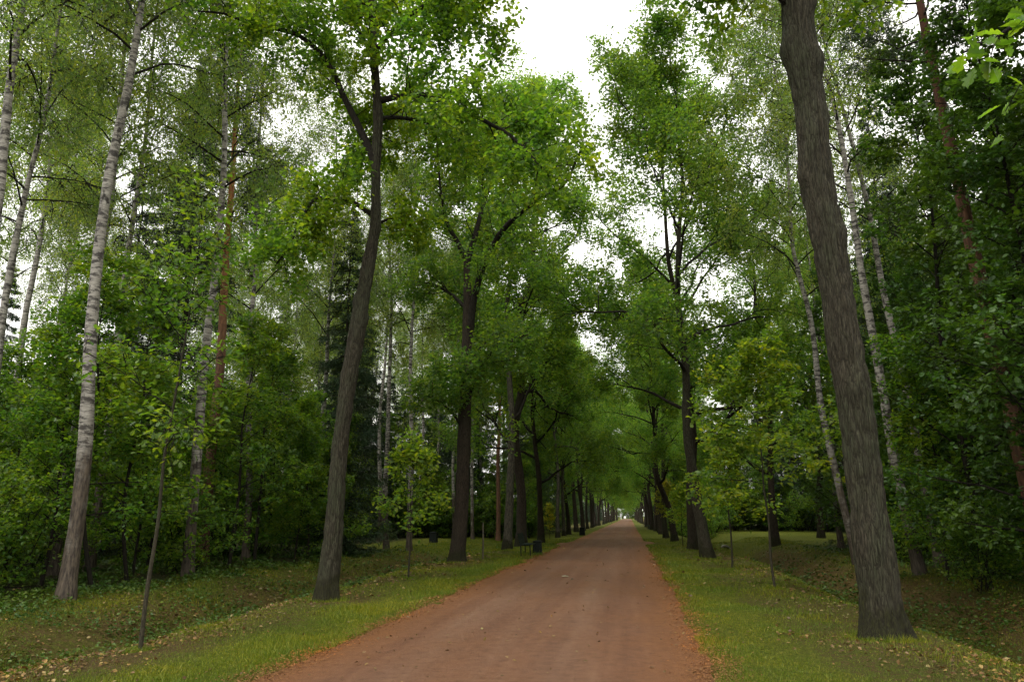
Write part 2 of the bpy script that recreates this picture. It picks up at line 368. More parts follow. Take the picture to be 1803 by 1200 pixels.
def road_mat():
    m, n, l = newmat('red_gravel')
    tc = n.new('ShaderNodeTexCoord'); o = tc.outputs['Object']
    at = n.new('ShaderNodeAttribute'); at.attribute_name = 'zone'; sp = n.new('ShaderNodeSeparateColor'); l.new(at.outputs[0], sp.inputs[0])
    st = noise(n, l, mapping(n, l, (2.6, .10, 1), rnd=False).outputs[0], 1.0, 5, .6)
    pa = noise(n, l, mapping(n, l, (.7, .35, 1), rnd=False).outputs[0], 1.0, 5, .6)
    fi = noise(n, l, o, 55, 5, .75); gr = noise(n, l, o, 120, 3, .7)
    c1 = ramp(n, [(.30, (.100, .042, .020)), (.55, (.138, .063, .031)), (.75, (.175, .094, .053))]); l.new(st.outputs[0], c1.inputs[0])
    c2 = ramp(n, [(.28, (.085, .032, .011)), (.50, (.15, .060, .020)), (.70, (.205, .092, .033))]); l.new(fi.outputs[0], c2.inputs[0])
    a = nd(n, 'ShaderNodeMath', operation='MULTIPLY_ADD'); l.new(pa.outputs[0], a.inputs[0]); a.inputs[1].default_value = 1.3; l.new(sp.outputs[0], a.inputs[2])
    mr = n.new('ShaderNodeMapRange'); mr.inputs[1].default_value = .62; mr.inputs[2].default_value = 1.30; l.new(a.outputs[0], mr.inputs[0])
    tk = nd(n, 'ShaderNodeMath', operation='MULTIPLY'); l.new(sp.outputs[1], tk.inputs[0]); l.new(st.outputs[0], tk.inputs[1])
    c1o = mixc(n, l, tk.outputs[0], c1.outputs[0], (.155, .088, .055))          # compacted, greyer wheel tracks
    col = mixc(n, l, mr.outputs[0], c1o, c2.outputs[0])
    sc = ramp(n, [(.25, (.62, .60, .58)), (.5, (.98, .98, .98)), (.78, (1.28, 1.28, 1.28))]); l.new(fi.outputs[0], sc.inputs[0])
    col = mixc(n, l, .75, col, sc.outputs[0], 'MULTIPLY')
    mid = noise(n, l, o, 7, 6, .75); sm_ = ramp(n, [(.32, (.66, .62, .58)), (.5, (1, 1, 1)), (.70, (1.22, 1.25, 1.28))]); l.new(mid.outputs[0], sm_.inputs[0])
    col = mixc(n, l, .8, col, sm_.outputs[0], 'MULTIPLY')
    sg = ramp(n, [(.3, (.55, .55, .55)), (.7, (1.4, 1.4, 1.4))]); l.new(gr.outputs[0], sg.inputs[0])
    col = mixc(n, l, .6, col, sg.outputs[0], 'MULTIPLY')
    h = nd(n, 'ShaderNodeMath', operation='ADD'); l.new(fi.outputs[0], h.inputs[0]); l.new(gr.outputs[0], h.inputs[1])
    return finish(m, n, l, col, .72, bump(n, l, h.outputs[0], .8, .02), .25)
M['road'] = road_mat()

# ------------------------------------------------------------------ object helpers
def tag(o, label=None, cat=None, group=None, kind=None):
    for k, v in (('label', label), ('category', cat), ('group', group), ('kind', kind)):
        if v: o[k] = v
    return o
def obj(name, me, parent=None, loc=None):
    o = bpy.data.objects.new(name, me); COL.objects.link(o)
    if parent is not None: o.parent = parent
    if loc is not None: o.location = loc
    return o
def put(parts, name, label, cat, x, y, rz=0., sc=1., lean=(0, 0), group=None, z=None):
    """one thing: an Empty at the base + one child per part; parts = [(name, mesh, kind)]"""
    e = bpy.data.objects.new(name, None); COL.objects.link(e)
    e.location = (x, y, tz(x, y) if z is None else z)
    lm = Matrix.Rotation(math.atan(lean[0]), 4, 'Y') @ Matrix.Rotation(-math.atan(lean[1]), 4, 'X')
    e.rotation_euler = (lm @ Matrix.Rotation(rz, 4, 'Z')).to_euler()
    e.scale = (sc, sc, sc)
    tag(e, label, cat, group)
    for pn, me, kind in parts:
        c = obj(pn, me, e)
        if kind: c['kind'] = kind
    return e

# ------------------------------------------------------------------ ground sheet and road
def axis(segs):
    out = []
    for a, b, st in segs: out.append(np.arange(a, b, st))
    return np.concatenate(out + [[segs[-1][1]]])
gx = axis([(-1500, -200, 130), (-200, -40, 16), (-40, -14, 2), (-14, -4.4, .22), (-4.4, 1.6, .5), (1.6, 10, .22), (10, 40, 2), (40, 200, 16), (200, 1500, 130)])
gy = axis([(-200, -10, 38), (-10, 2, 2), (2, 60, .4), (60, 120, 2), (120, 500, 20), (500, 3000, 250)])
X, Y = np.meshgrid(gx, gy); Z = terr(X, Y)
X1, Y1 = X.ravel(), Y.ravel()
nxg, nyg = len(gx), len(gy)
ii = np.arange(nyg - 1)[:, None] * nxg + np.arange(nxg - 1)[None]
F = np.stack([ii, ii + 1, ii + nxg + 1, ii + nxg], -1).reshape(-1, 4)
gm = make_mesh('ground', np.stack([X1, Y1, Z.ravel()], -1), [(F, 0)], [M['ground']], True)
def zones(x, y):
    # lush grass by the road and in the far glades; leaf litter round the tree rows and on the ditch banks; wood floor beyond
    dl, dr = XL - x, x - XR
    lush = np.where(x < -1.4, 1 - sstep(.7, 2.0, dl), 1 - sstep(.6, 1.9, dr))
    gladeL = sstep(36, 41, y) * sstep(-17, -14.5, x) * (1 - sstep(95, 110, y))
    gladeR = sstep(38, 52, y) * (1 - sstep(17, 20, x)) * (1 - sstep(95, 110, y))
    lush = np.maximum(lush, np.where(x < -1.4, gladeL, gladeR) * .95)
    endg = sstep(345, 350, y); lush = np.maximum(lush, endg)
    forest = np.where(x < -1.4, sstep(-10.6, -12.2, x) * (1 - gladeL), sstep(8.0, 9.5, x) * (1 - gladeR)) * (1 - endg)
    lit = .85 * np.exp(-((x - 6.9) / .8) ** 2) * (1 - gladeR * .7) + .55 * np.exp(-((x + 9.2) / 1.0) ** 2) * (1 - gladeL) + .62 * np.exp(-((x + 6.6) / .55) ** 2) * (1 - gladeL) + .45 * np.exp(-((x - 3.6) / .8) ** 2)
    for tx, ty in ((3.47, 11.9), (-6.1, 15.8), (-6.2, 28.8), (3.1, 33.4), (3.1, 41), (-6.2, 9.7)):
        lit = lit + .95 * np.exp(-((x - tx) ** 2 + ((y - ty) / 1.3) ** 2) / 1.0)
    wear = np.exp(-((y - 50.5) / 1.3) ** 4) * np.where(x < -1.4, sstep(-7.5, -4.5, x) * .8, (1 - sstep(2, 5, x)) * .8)
    return lush, np.clip(np.maximum(lit, wear), 0, 1), forest
za = gm.color_attributes.new('zone', 'FLOAT_COLOR', 'POINT')
lu, li_, fo_ = zones(X1, Y1)
za.data.foreach_set('color', np.stack([lu, li_, fo_, np.ones_like(lu)], -1).astype(np.float32).ravel())
tag(obj('ground', gm), kind='structure')

ry = axis([(-10, 2, 1), (2, 70, .18), (70, 150, 1), (150, 440, 5)])
fr = np.concatenate([[0, .012, .04, .08], np.arange(.12, .90, .04), [.92, .96, .988, 1]])
le, re_ = road_edges(ry)
rngr = np.random.default_rng(5)
RX = le[:, None] + (re_ - le)[:, None] * fr[None] ; RX[:, 0] += rngr.normal(0, .045, len(ry)); RX[:, -1] += rngr.normal(0, .045, len(ry))
RY = np.repeat(ry[:, None], len(fr), 1)
RZ = terr(RX, RY) + .012 + .006 * np.sin(RX * 3.1 + RY * .3)
RZ[:, 0] -= .03; RZ[:, -1] -= .03
edge = np.clip(1 - np.minimum(fr, 1 - fr) / .20, 0, 1)
k = len(fr); ii = np.arange(len(ry) - 1)[:, None] * k + np.arange(k - 1)[None]
rm = make_mesh('road', np.stack([RX, RY, RZ], -1).reshape(-1, 3), [(np.stack([ii, ii + 1, ii + k + 1, ii + k], -1).reshape(-1, 4), 0)], [M['road']], True)
za = rm.color_attributes.new('zone', 'FLOAT_COLOR', 'POINT')
E_ = np.repeat(edge[None], len(ry), 0).ravel()
trk = np.exp(-((fr - .31) / .07) ** 2) + np.exp(-((fr - .64) / .07) ** 2) + .6 * np.exp(-((fr - .47) / .05) ** 2)
K_ = np.repeat(trk[None], len(ry), 0).ravel()
za.data.foreach_set('color', np.stack([E_, K_, E_, np.ones_like(E_)], -1).astype(np.float32).ravel())
tag(obj('road', rm), kind='structure')

# ------------------------------------------------------------------ tree growing
UP = A_([0, 0, 1.0])
def walk(rng, start, d, L, n, bend=.12, up=0.0):
    p = A_(start, ); d = unit(d); out = [p]; st = L / (n - 1)
    for _ in range(n - 1):
        d = unit(d + rng.normal(0, bend, 3) + up * UP); p = p + d * st; out.append(p)
    return A_(out)
def along(pts, t):
    t = np.clip(np.asarray(t), 0, .9999) * (len(pts) - 1); i = t.astype(int); f = (t - i)[..., None]
    return pts[i] * (1 - f) + pts[i + 1] * f, unit(pts[i + 1] - pts[i])
def rad_at(rad, t):
    return np.interp(np.asarray(t) * (len(rad) - 1), np.arange(len(rad)), rad)
def dress(mb, rng, pts, rad, n2, L2, t0=.25, ntw=7, Ltw=.55, nleaf=9, ls=.11, tmpl=LEAF4, flat=.6, droop=0., rise=.15, spread=1.0, jit=.5, shrink=.5, sec_sides=4, plane=0.0):
    """secondary branches, twigs and leaves along one limb: leaves = material 0, twigs = material 1"""
    for i in range(n2):
        t = t0 + (1 - t0) * (i + rng.random()) / n2
        p, tan = along(pts, A_([t])); p, tan = p[0], tan[0]
        q = rng.normal(0, 1, 3); q[2] *= (1 - plane); q = unit(q - tan * (q @ tan))
        d = unit(tan * .6 + q * spread + UP * rise)
        L = L2 * (1 - shrink * t) * rng.uniform(.65, 1.2)
        r0 = max(.006, min(float(rad_at(rad, t)) * .55, .012 * L + .004))
        b = walk(rng, p, d, L, 4, .16, -droop * .3)
        mb.tube(b, np.linspace(r0, .004, 4), sec_sides, 1, cap=False)
        tt = rng.uniform(.05, 1, ntw) ** .6; tt[0] = .99
        P, T = along(b, tt)
        D = unit(T * .55 + rng.normal(0, .75, (ntw, 3)) * A_([1, 1, 1 - plane * .7]) + UP * (rise * .6 - droop))
        Lt = Ltw * rng.uniform(.6, 1.25, ntw)[:, None]
        E2 = P + D * Lt + UP * (-droop * .35) * Lt
        mb.prisms(P, E2, .0045, .002, 1)
        s = rng.uniform(.02, 1.1, (ntw, nleaf, 1)) ** .55
        LP = P[:, None] * (1 - s) + E2[:, None] * s + rng.normal(0, 1, (ntw, nleaf, 3)) * ls * jit
        LD = D[:, None] * .5 + rng.normal(0, .8, (ntw, nleaf, 3)) * A_([1, 1, .6]) - UP * droop * .8
        LN = UP * flat + rng.normal(0, .45, (ntw, nleaf, 3))
        mb.leaves(LP.reshape(-1, 3), LD.reshape(-1, 3), LN.reshape(-1, 3), ls * rng.uniform(.65, 1.2, ntw * nleaf), tmpl, 0)

def bark_trunk(name, pts, rad, mat, sides, rings, seed, furrow=.016, flare=.35, flare_h=.3, cell=.05, knobs=(), lobes=5, lumpy=.12):
    rng = np.random.default_rng(seed)
    P, r = resample(pts, rad, rings)
    z = np.maximum(P[:, 2] - P[0, 2] - .2, 0)
    circ = 2 * math.pi * float(np.mean(rad)); L = float(np.sum(np.linalg.norm(np.diff(P, axis=0), axis=1)))
    ct = max(6, int(circ / cell)); cz = max(4, int(L / (cell * 8)))
    n1 = vnoise((rings, sides), (cz, ct), rng); n2 = vnoise((rings, sides), (cz * 3, ct * 2), rng)
    lump = vnoise((rings, sides), (max(3, int(L / .7)), 5), rng)
    d = -furrow * (1 - np.abs(2 * n1 - 1)) ** 2 * 1.6 + furrow * .5 * (n2 - .5) + (lump - .5) * r[:, None] * lumpy
    a = np.arange(sides) / sides * 2 * math.pi
    d = d + r[:, None] * np.exp(-z / flare_h)[:, None] * flare * (1 + .45 * np.cos(lobes * a + 1.3) + .3 * np.cos((lobes - 2) * a + .4))[None]
    for kt, kz, amp, sg in knobs:
        da = np.abs((a - kt + math.pi) % (2 * math.pi) - math.pi)
        d = d + amp * np.exp(-((da[None] * r[:, None]) ** 2 + (z[:, None] - kz) ** 2) / sg ** 2)
    mb = MB(); mb.tube(P, r, sides, 0, True, d)
    return mb.mesh(name, [mat], True)
def limb_mesh(pts, rad, mat, sides=10, seed=0):
    rng = np.random.default_rng(seed); P, r = resample(pts, rad, 22)
    P = P + rng.normal(0, .012, P.shape) * np.linspace(0, 1, 22)[:, None]
    mb = MB(); mb.tube(P, r, sides, 0, True, (rng.random((22, sides)) - .5) * r[:, None] * .16)
    return mb.mesh('limb', [mat], True), P, r

# ---- generic avenue oak: trunk, arching limbs with side limbs, leaf clumps at their ends
def oak_model(seed, H=22, h0=5.0, spread=6.0, nprim=15, r0=.30, leaf=.15, nleaf=12, leafmat='oak_leaf_far', barkm='oak_bark_b', tmpl=LEAF2, ntw=9, nsub=4):
    rng = np.random.default_rng(seed)
    n = 10; zz = np.linspace(-.2, H, n); dx = np.cumsum(rng.normal(0, .26, n)); dy = np.cumsum(rng.normal(0, .26, n)); dx -= dx[0]; dy -= dy[0]; dx[1] *= .3; dy[1] *= .3
    tp = np.stack([dx, dy, zz], -1); tr = r0 * np.clip(1 - (np.linspace(0, 1, n)) ** .9, .03, 1); tr[0] = r0
    trunk = bark_trunk('trunk', tp, tr, M[barkm], 22, 70, seed, .014, .35, .35, .09)
    tP, tR = resample(tp, tr, 40)
    crown = MB(); az = rng.random() * 6.28
    def sub(pts, rr, L, rise):
        for k in range(nsub):
            t = .30 + .62 * (k + rng.random()) / nsub
            p, tan = along(pts, A_([t])); p, tan = p[0], tan[0]
            q = rng.normal(0, 1, 3); q = unit(q - tan * (q @ tan)); q[2] = abs(q[2]) * .6 if rng.random() < .7 else q[2] * .5
            d = unit(tan * .55 + q)
            l = L * rng.uniform(.28, .5)
            b = walk(rng, p, d, l, 5, .2, .04); br = np.linspace(max(.012, float(rad_at(rr, t)) * .6), .007, 5)
            crown.tube(b, br, 5, 1)
            dress(crown, rng, b, br, 6, l * .55 + .25, .3, ntw, .55, nleaf, leaf, tmpl, rise=rise, jit=.7, shrink=.3)
    for i in range(nprim):
        u = (i + rng.random() * .8) / nprim; t = (h0 + (H * .86 - h0) * u) / H
        p, _ = along(tP, A_([t])); p = p[0]; az += 2.4 + rng.normal(0, .4)
        L = spread * (.75 + .35 * math.sin(math.pi * (.15 + .75 * u))) * (1 - .42 * u) * rng.uniform(.75, 1.2)
        el = R(22 + 34 * u + rng.normal(0, 9))
        d = A_([math.cos(az) * math.cos(el), math.sin(az) * math.cos(el), math.sin(el)])
        pts = walk(rng, p, d, L, 8, .16, .02 - .05 * (1 - u))
        r = max(.03, float(rad_at(tR, t)) * .55); rr = np.linspace(r, .012, 8)
        crown.tube(pts, rr, 7, 1)
        sub(pts, rr, L, .1)
        dress(crown, rng, pts[4:], rr[4:], 5, L * .22, .1, ntw, .55, nleaf, leaf, tmpl, rise=.1, jit=.7)
    dress(crown, rng, tP[30:], tR[30:], 9, 1.9, .1, ntw, .6, nleaf, leaf, tmpl, rise=.2, jit=.7)
    return [('trunk', trunk, None), ('crown', crown.mesh('crown', [M[leafmat], M['twig_bark']], {1}), 'stuff')]

def birch_model(seed, H=24, h0=8, r0=.15, nprim=38, spread=3.2, nleaf=10, leaf=.09, n2=8, ntw=11):
    rng = np.random.default_rng(seed)
    n = 10; zz = np.linspace(-.2, H, n); dx = np.cumsum(rng.normal(0, .10, n)); dy = np.cumsum(rng.normal(0, .10, n)); dx -= dx[0]; dy -= dy[0]
    dx -= np.linspace(0, dx[-1], n) * .7; dy -= np.linspace(0, dy[-1], n) * .7
    tp = np.stack([dx, dy, zz], -1); tr = r0 * np.clip(1 - np.linspace(0, 1, n), .03, 1) ** 1.05; tr[0] = r0
    trunk = bark_trunk('trunk', tp, tr, M['birch_bark'], 16, 90, seed, .006, .3, .25, .07)
    tP, tR = resample(tp, tr, 50)
    crown = MB(); az = rng.random() * 6.28
    for i in range(nprim):
        t = h0 / H + (1 - h0 / H) * (i + rng.random()) / nprim
        p, _ = along(tP, A_([t])); p = p[0]; az += 2.4 + rng.normal(0, .4)
        u = (t - h0 / H) / (1 - h0 / H)
        L = spread * (.6 + .6 * math.sin(math.pi * (.2 + .7 * u))) * (1 - .5 * u) * rng.uniform(.7, 1.2)
        el = R(rng.uniform(30, 58))
        d = A_([math.cos(az) * math.cos(el), math.sin(az) * math.cos(el), math.sin(el)])
        pts = walk(rng, p, d, L, 7, .10, -.10)
        r = max(.012, float(rad_at(tR, t)) * .38); rr = np.linspace(r, .006, 7)
        crown.tube(pts, rr, 5, 1)
        dress(crown, rng, pts, rr, n2, L * .34, .2, ntw, .75, nleaf, leaf, LEAF2, flat=.2, droop=.55, rise=0, jit=.8)
    dress(crown, rng, tP[42:], tR[42:], 8, .9, .1, ntw, .6, nleaf, leaf, LEAF2, flat=.2, droop=.4, rise=.2)
    return [('trunk', trunk, None), ('crown', crown.mesh('crown', [M['birch_leaf'], M['twig_bark']], {1}), 'stuff')]

def spruce_model(seed, H=20, base=.6, spread=2.9, r0=.17):
    rng = np.random.default_rng(seed)
    tp = [(0, 0, -.2), (0, 0, H * .5), (0, 0, H)]; tr = [r0, r0 * .55, .015]
    trunk = bark_trunk('trunk', tp, tr, M['spruce_bark'], 12, 50, seed, .008)
    crown = MB(); az = 0
    z = base
    while z < H - .3:
        u = (z - base) / (H - base)
        nb = rng.integers(4, 6)
        for b in range(nb):
            az = rng.random() * 6.28
            L = spread * (1 - u) ** .85 * rng.uniform(.75, 1.12) + .25
            h = A_([math.cos(az), math.sin(az), 0])
            s = np.linspace(0, 1, 6)[:, None]
            pts = A_([0, 0, z + rng.normal(0, .1)]) + h * L * s + UP * (-.42 * L * s + .22 * L * s ** 2.5) + rng.normal(0, .02, (6, 3)) * s
            crown.tube(pts, np.linspace(.022, .004, 6), 4, 1, cap=False)
            ns = int(8 + L * 9); tt = rng.uniform(.12, 1, ns)
            P, T = along(pts, tt)
            side = np.cross(T, UP) * rng.choice([-1, 1], ns)[:, None]
            D = unit(T * .5 + side * .75 - UP * rng.uniform(.15, .8, (ns, 1)) + rng.normal(0, .15, (ns, 3)))
            Ls = (.32 * L * (1 - .5 * tt) + .12)[:, None] * rng.uniform(.6, 1.2, (ns, 1))
            E2 = P + D * Ls - UP * .12 * Ls
            crown.prisms(P, E2, .006, .003, 1)
            nn = 13; q = rng.uniform(0, 1.05, (ns, nn, 1))
            LP = P[:, None] * (1 - q) + E2[:, None] * q
            LD = D[:, None] * .8 + rng.normal(0, .55, (ns, nn, 3)) - UP * .25
            crown.leaves(LP.reshape(-1, 3), LD.reshape(-1, 3), rng.normal(0, 1, (ns * nn, 3)) + UP * .5, rng.uniform(.12, .22, ns * nn), NEEDLE, 0)
        z += .42 * rng.uniform(.8, 1.2)
    return [('trunk', trunk, None), ('crown', crown.mesh('crown', [M['needle'], M['twig_bark']], {1}), 'stuff')]

def pine_model(seed, H=20, h0=11.5, r0=.20):
    rng = np.random.default_rng(seed)
    n = 7; zz = np.linspace(-.2, H, n); dx = np.cumsum(rng.normal(0, .07, n)); dy = np.cumsum(rng.normal(0, .07, n)); dx -= dx[0]; dy -= dy[0]
    tp = np.stack([dx, dy, zz], -1); tr = r0 * np.clip(1 - np.linspace(0, 1, n), .05, 1) ** .6; tr[0] = r0
    trunk = bark_trunk('trunk', tp, tr, M['pine_bark'], 16, 70, seed, .008, .3, .3, .08)
    tP, tR = resample(tp, tr, 40); crown = MB(); az = 0
    for i in range(26):
        t = h0 / H + (1 - h0 / H) * (i + rng.random()) / 26; p, _ = along(tP, A_([t])); p = p[0]; az += 2.4 + rng.normal(0, .4)
        u = (t - h0 / H) / (1 - h0 / H); L = (2.6 - 1.6 * u) * rng.uniform(.7, 1.2); el = R(rng.uniform(0, 35))
        pts = walk(rng, p, [math.cos(az) * math.cos(el), math.sin(az) * math.cos(el), math.sin(el)], L, 6, .18, .04)
        rr = np.linspace(.03, .008, 6); crown.tube(pts, rr, 5, 1)
        dress(crown, rng, pts, rr, 7, .8, .35, 7, .28, 20, .13, NEEDLE, flat=0, rise=.3, jit=.5)
    return [('trunk', trunk, None), ('crown', crown.mesh('crown', [M['pine_needle'], M['twig_bark']], {1}), 'stuff')]

def young_model(seed, H=7, h0=1.0, r0=.05, nprim=26, spread=2.1, leaf=.115, leafmat='maple_leaf', nleaf=7, n2=7, ntw=6, tmpl=LEAF4, plane=.75, top=True, barkm='twig_bark', el=(5, 40), wob=1.0):
    rng = np.random.default_rng(seed)
    n = 8; zz = np.linspace(-.1, H, n); dx = np.cumsum(rng.normal(0, .10, n)) * wob; dy = np.cumsum(rng.normal(0, .10, n)) * wob; dx -= dx[0]; dy -= dy[0]
    tp = np.stack([dx, dy, zz], -1); tr = r0 * np.clip(1 - np.linspace(0, 1, n), .1, 1) ** .8; tr[0] = r0
    tP, tR = resample(tp, tr, 30); tm = MB(); tm.tube(tP, tR, 8, 0); crown = MB(); az = rng.random() * 6
    for i in range(nprim):
        t = h0 / H + (1 - h0 / H) * (i + rng.random()) / nprim; p, _ = along(tP, A_([t])); p = p[0]; az += 2.4 + rng.normal(0, .4)
        u = (t - h0 / H) / (1 - h0 / H); L = spread * (1.1 - .75 * u) * rng.uniform(.6, 1.15); e = R(rng.uniform(*el) + 20 * u)
        pts = walk(rng, p, [math.cos(az) * math.cos(e), math.sin(az) * math.cos(e), math.sin(e)], L, 6, .10, -.03)
        rr = np.linspace(max(.008, r0 * .35 * (1 - .5 * u)), .004, 6); crown.tube(pts, rr, 5, 1, cap=False)
        dress(crown, rng, pts, rr, n2, L * .40, .2, ntw, .32, nleaf, leaf, tmpl, flat=1.1, droop=.10, rise=.04, plane=plane, spread=.9, sec_sides=3)
    dress(crown, rng, tP[24:], tR[24:], 5, .5, .1, ntw, .3, nleaf, leaf, tmpl, flat=1.0, rise=.2)
    return [('stem', tm.mesh('stem', [M[barkm]], True), None), ('crown', crown.mesh('crown', [M[leafmat], M['twig_bark']], {1}), 'stuff')]

def bush_model(seed, H=2.2, nst=9, leaf=.085, leafmat='maple_leaf', spread=1.3):
    rng = np.random.default_rng(seed); crown = MB()
    for i in range(nst):
        az = rng.random() * 6.28; d = A_([math.cos(az) * rng.uniform(.2, .7), math.sin(az) * rng.uniform(.2, .7), 1])
        pts = walk(rng, [rng.normal(0, .15), rng.normal(0, .15), -.05], d, H * rng.uniform(.7, 1.15), 7, .09, -.05)
        rr = np.linspace(.018, .004, 7); crown.tube(pts, rr, 4, 1)
        dress(crown, rng, pts, rr, 11, spread * .6, .08, 6, .28, 8, leaf, LEAF4, flat=1.0, droop=.1, rise=.1, plane=.4, sec_sides=3, shrink=.3)
    return [('foliage', crown.mesh('foliage', [M[leafmat], M['twig_bark']], {1}), 'stuff')]

# ------------------------------------------------------------------ the two near oaks and the forked oak, limb by limb
def custom_oak(name, label, trunk_mesh, limbs, dress_kw, seed, tops=(), leafmat='oak_leaf', origin=(0, 0, 0)):
    """limbs: list of (points, r0, n2, L2) in world space"""
    rng = np.random.default_rng(seed)
    o = A_(origin)
    e = bpy.data.objects.new(name, None); COL.objects.link(e); e.location = origin
    tag(e, label, 'tree')
    obj('trunk', trunk_mesh, e)
    crown = MB()
    for i, (pts, r0, n2, L2) in enumerate(limbs):
        P = A_(pts) - o
        me, PP, rr = limb_mesh(P, np.linspace(r0, .018, len(P)), M['twig_bark'], 9, seed + i)  # limbs in darker bark, partly their backlit silhouette put into the colour
        obj('limb', me, e)
        dress(crown, rng, PP, rr, n2, L2, **dress_kw)
    for P, rr, n2, L2 in tops: dress(crown, rng, A_(P) - o, rr, n2, L2, **dress_kw)
    c = obj('crown', crown.mesh('crown', [M[leafmat], M['twig_bark']], {1}), e); c['kind'] = 'stuff'
    return e

# left oak beside the ditch, S-shaped trunk, long limb over the road
o = (-6.13, 15.86, 0.0)
tr = [(-6.13,15.86,-.25),(-6.11,15.86,.3),(-6.04,15.86,1.74),(-6.01,15.86,2.91),(-5.91,15.86,4.11),(-5.77,15.86,5.35),(-5.58,15.86,6.76),(-5.43,15.86,7.94),(-5.46,15.86,9.31),(-5.47,15.86,10.73),(-5.59,15.86,11.91),(-5.71,15.86,13.28),(-5.87,15.86,14.7),(-6.04,15.86,16.4)]
tra = A_(tr) - A_(o)
rad = [.235,.215,.195,.185,.175,.185,.165,.125,.115,.115,.10,.085,.065,.02]
tm = bark_trunk('trunk', tra, rad, M['oak_bark'], 72, 260, 11, .016, .32, .35, .05, [(2.6,4.6,.05,.16),(.6,5.9,.04,.14),(3.6,6.3,.04,.12),(0.2,8.0,.03,.12)])
limbs = [
 ([(-5.5,15.9,11.07),(-4.89,15.7,11.03),(-4.27,15.4,10.84),(-3.61,15.1,10.41),(-2.78,14.7,9.73),(-2.25,14.4,9.27),(-1.75,14.1,8.64),(-1.4,13.9,8.14)], .075, 34, 1.6),
 ([(-5.49,15.86,9.53),(-5.77,15.8,10.15),(-6.18,15.7,10.99),(-6.63,15.5,11.93),(-7.16,15.2,12.45),(-8.09,14.8,12.57),(-8.64,14.4,12.63),(-9.08,14.1,12.54)], .095, 24, 1.3),
 ([(-5.51,15.86,8.25),(-5.86,15.7,8.47),(-6.21,15.4,8.48),(-6.54,15.1,8.35),(-6.75,14.9,7.85),(-6.92,14.8,7.25),(-7.16,14.7,6.75)], .06, 20, .95),
 ([(-5.42,15.9,8.03),(-5.18,16.3,8.3),(-4.99,16.8,8.39),(-4.75,17.2,8.27)], .035, 7, .75),
 ([(-5.59,15.86,12.06),(-6.02,16.2,12.93),(-6.55,16.7,14.11),(-7.09,17.2,15.37)], .06, 14, 1.5),
 ([(-5.58,15.86,12.36),(-5.15,15.5,12.53),(-4.41,15.0,12.69),(-3.54,14.6,12.74),(-2.71,14.2,12.22)], .06, 32, 1.7),
 ([(-5.68,15.86,13.12),(-5.31,16.5,14.32),(-4.63,17.2,15.27),(-3.71,17.8,15.79)], .06, 20, 1.6),
 ([(-5.47,15.86,10.6),(-5.2,16.6,11.0),(-4.7,17.5,11.3),(-4.0,18.3,11.2),(-3.3,18.9,10.9)], .06, 28, 1.7),
 ([(-5.46,15.86,10.2),(-5.8,16.8,10.7),(-6.4,17.8,11.1),(-7.2,18.6,11.3)], .06, 12, 1.4),
 ([(-5.6,15.86,13.0),(-5.9,15.0,13.6),(-6.3,14.0,14.2),(-6.6,13.1,14.5)], .06, 12, 1.4),
]
kw = dict(t0=.12, ntw=12, Ltw=.5, nleaf=18, ls=.105, tmpl=LEAF4, rise=.14, jit=.75)
custom_oak('oak_tree', 'oak with a bent grey trunk left of the road, one long limb arching over it', tm, limbs, kw, 21, [(tr[9:], rad[9:], 12, 1.5)], origin=o)

# forked oak further along the left row
o = (-6.24, 28.8, 0.0)
tr = [(-6.26,28.8,-.25),(-6.24,28.8,.2),(-6.12,28.8,1.81),(-6.06,28.8,3.88),(-6.0,28.8,6.02),(-5.99,28.8,8.23),(-5.99,28.8,9.82),(-6.03,28.8,11.5)]
rad = [.34,.29,.265,.255,.235,.205,.17,.135]
tm = bark_trunk('trunk', A_(tr) - A_(o), rad, M['oak_bark_b'], 40, 120, 12, .02, .30, .4, .08, [(1.0,4.0,.06,.2),(4.0,6.5,.05,.2)])
limbs = [
 ([(-6.03,28.8,11.4),(-6.39,28.6,12.22),(-6.74,28.4,12.87),(-6.9,28.0,13.79),(-6.96,27.6,14.82),(-6.98,27.4,15.92)], .11, 16, 1.9),
 ([(-6.03,28.8,11.4),(-5.72,29.0,12.68),(-5.51,29.3,13.88),(-5.28,29.6,14.86),(-4.92,30.0,15.78),(-4.75,30.4,17.53)], .13, 16, 2.0),
 ([(-5.9,28.8,8.3),(-5.66,28.6,9.98),(-5.17,28.2,11.2),(-4.41,27.6,12.21),(-3.57,27.0,12.68),(-2.66,26.4,12.97),(-1.89,25.8,13.17),(-1.44,25.3,13.71),(-1.01,25.0,14.92)], .15, 24, 2.0),
 ([(-5.44,29.3,14.25),(-5.62,29.6,15.39),(-5.95,30.0,16.63),(-5.97,30.3,18.1)], .08, 14, 1.8),
 ([(-5.9,28.8,6.02),(-5.25,28.2,7.2),(-4.28,27.5,7.88),(-3.36,26.8,7.91)], .07, 14, 1.4),
 ([(-5.99,28.8,4.73),(-6.57,28.4,5.55),(-7.13,28.0,5.93),(-7.56,27.6,5.88)], .06, 12, 1.3),
 ([(-6.0,28.8,9.5),(-6.9,29.5,10.4),(-7.9,30.0,11.0),(-8.8,30.3,11.2)], .08, 14, 1.7),
 ([(-6.0,28.8,7.0),(-5.6,29.8,8.2),(-5.2,30.9,9.0),(-4.9,32.0,9.3)], .08, 14, 1.7),
 ([(-6.0,28.8,5.4),(-5.9,27.9,6.3),(-5.9,27.0,6.8),(-6.1,26.2,6.8)], .06, 11, 1.2),
]
kw = dict(t0=.15, ntw=12, Ltw=.6, nleaf=14, ls=.15, tmpl=LEAF2, rise=.12, jit=.9)
custom_oak('oak_tree', 'dark oak with a forked crown, second big trunk of the left row', tm, limbs, kw, 22, origin=o, leafmat='oak_leaf_far')

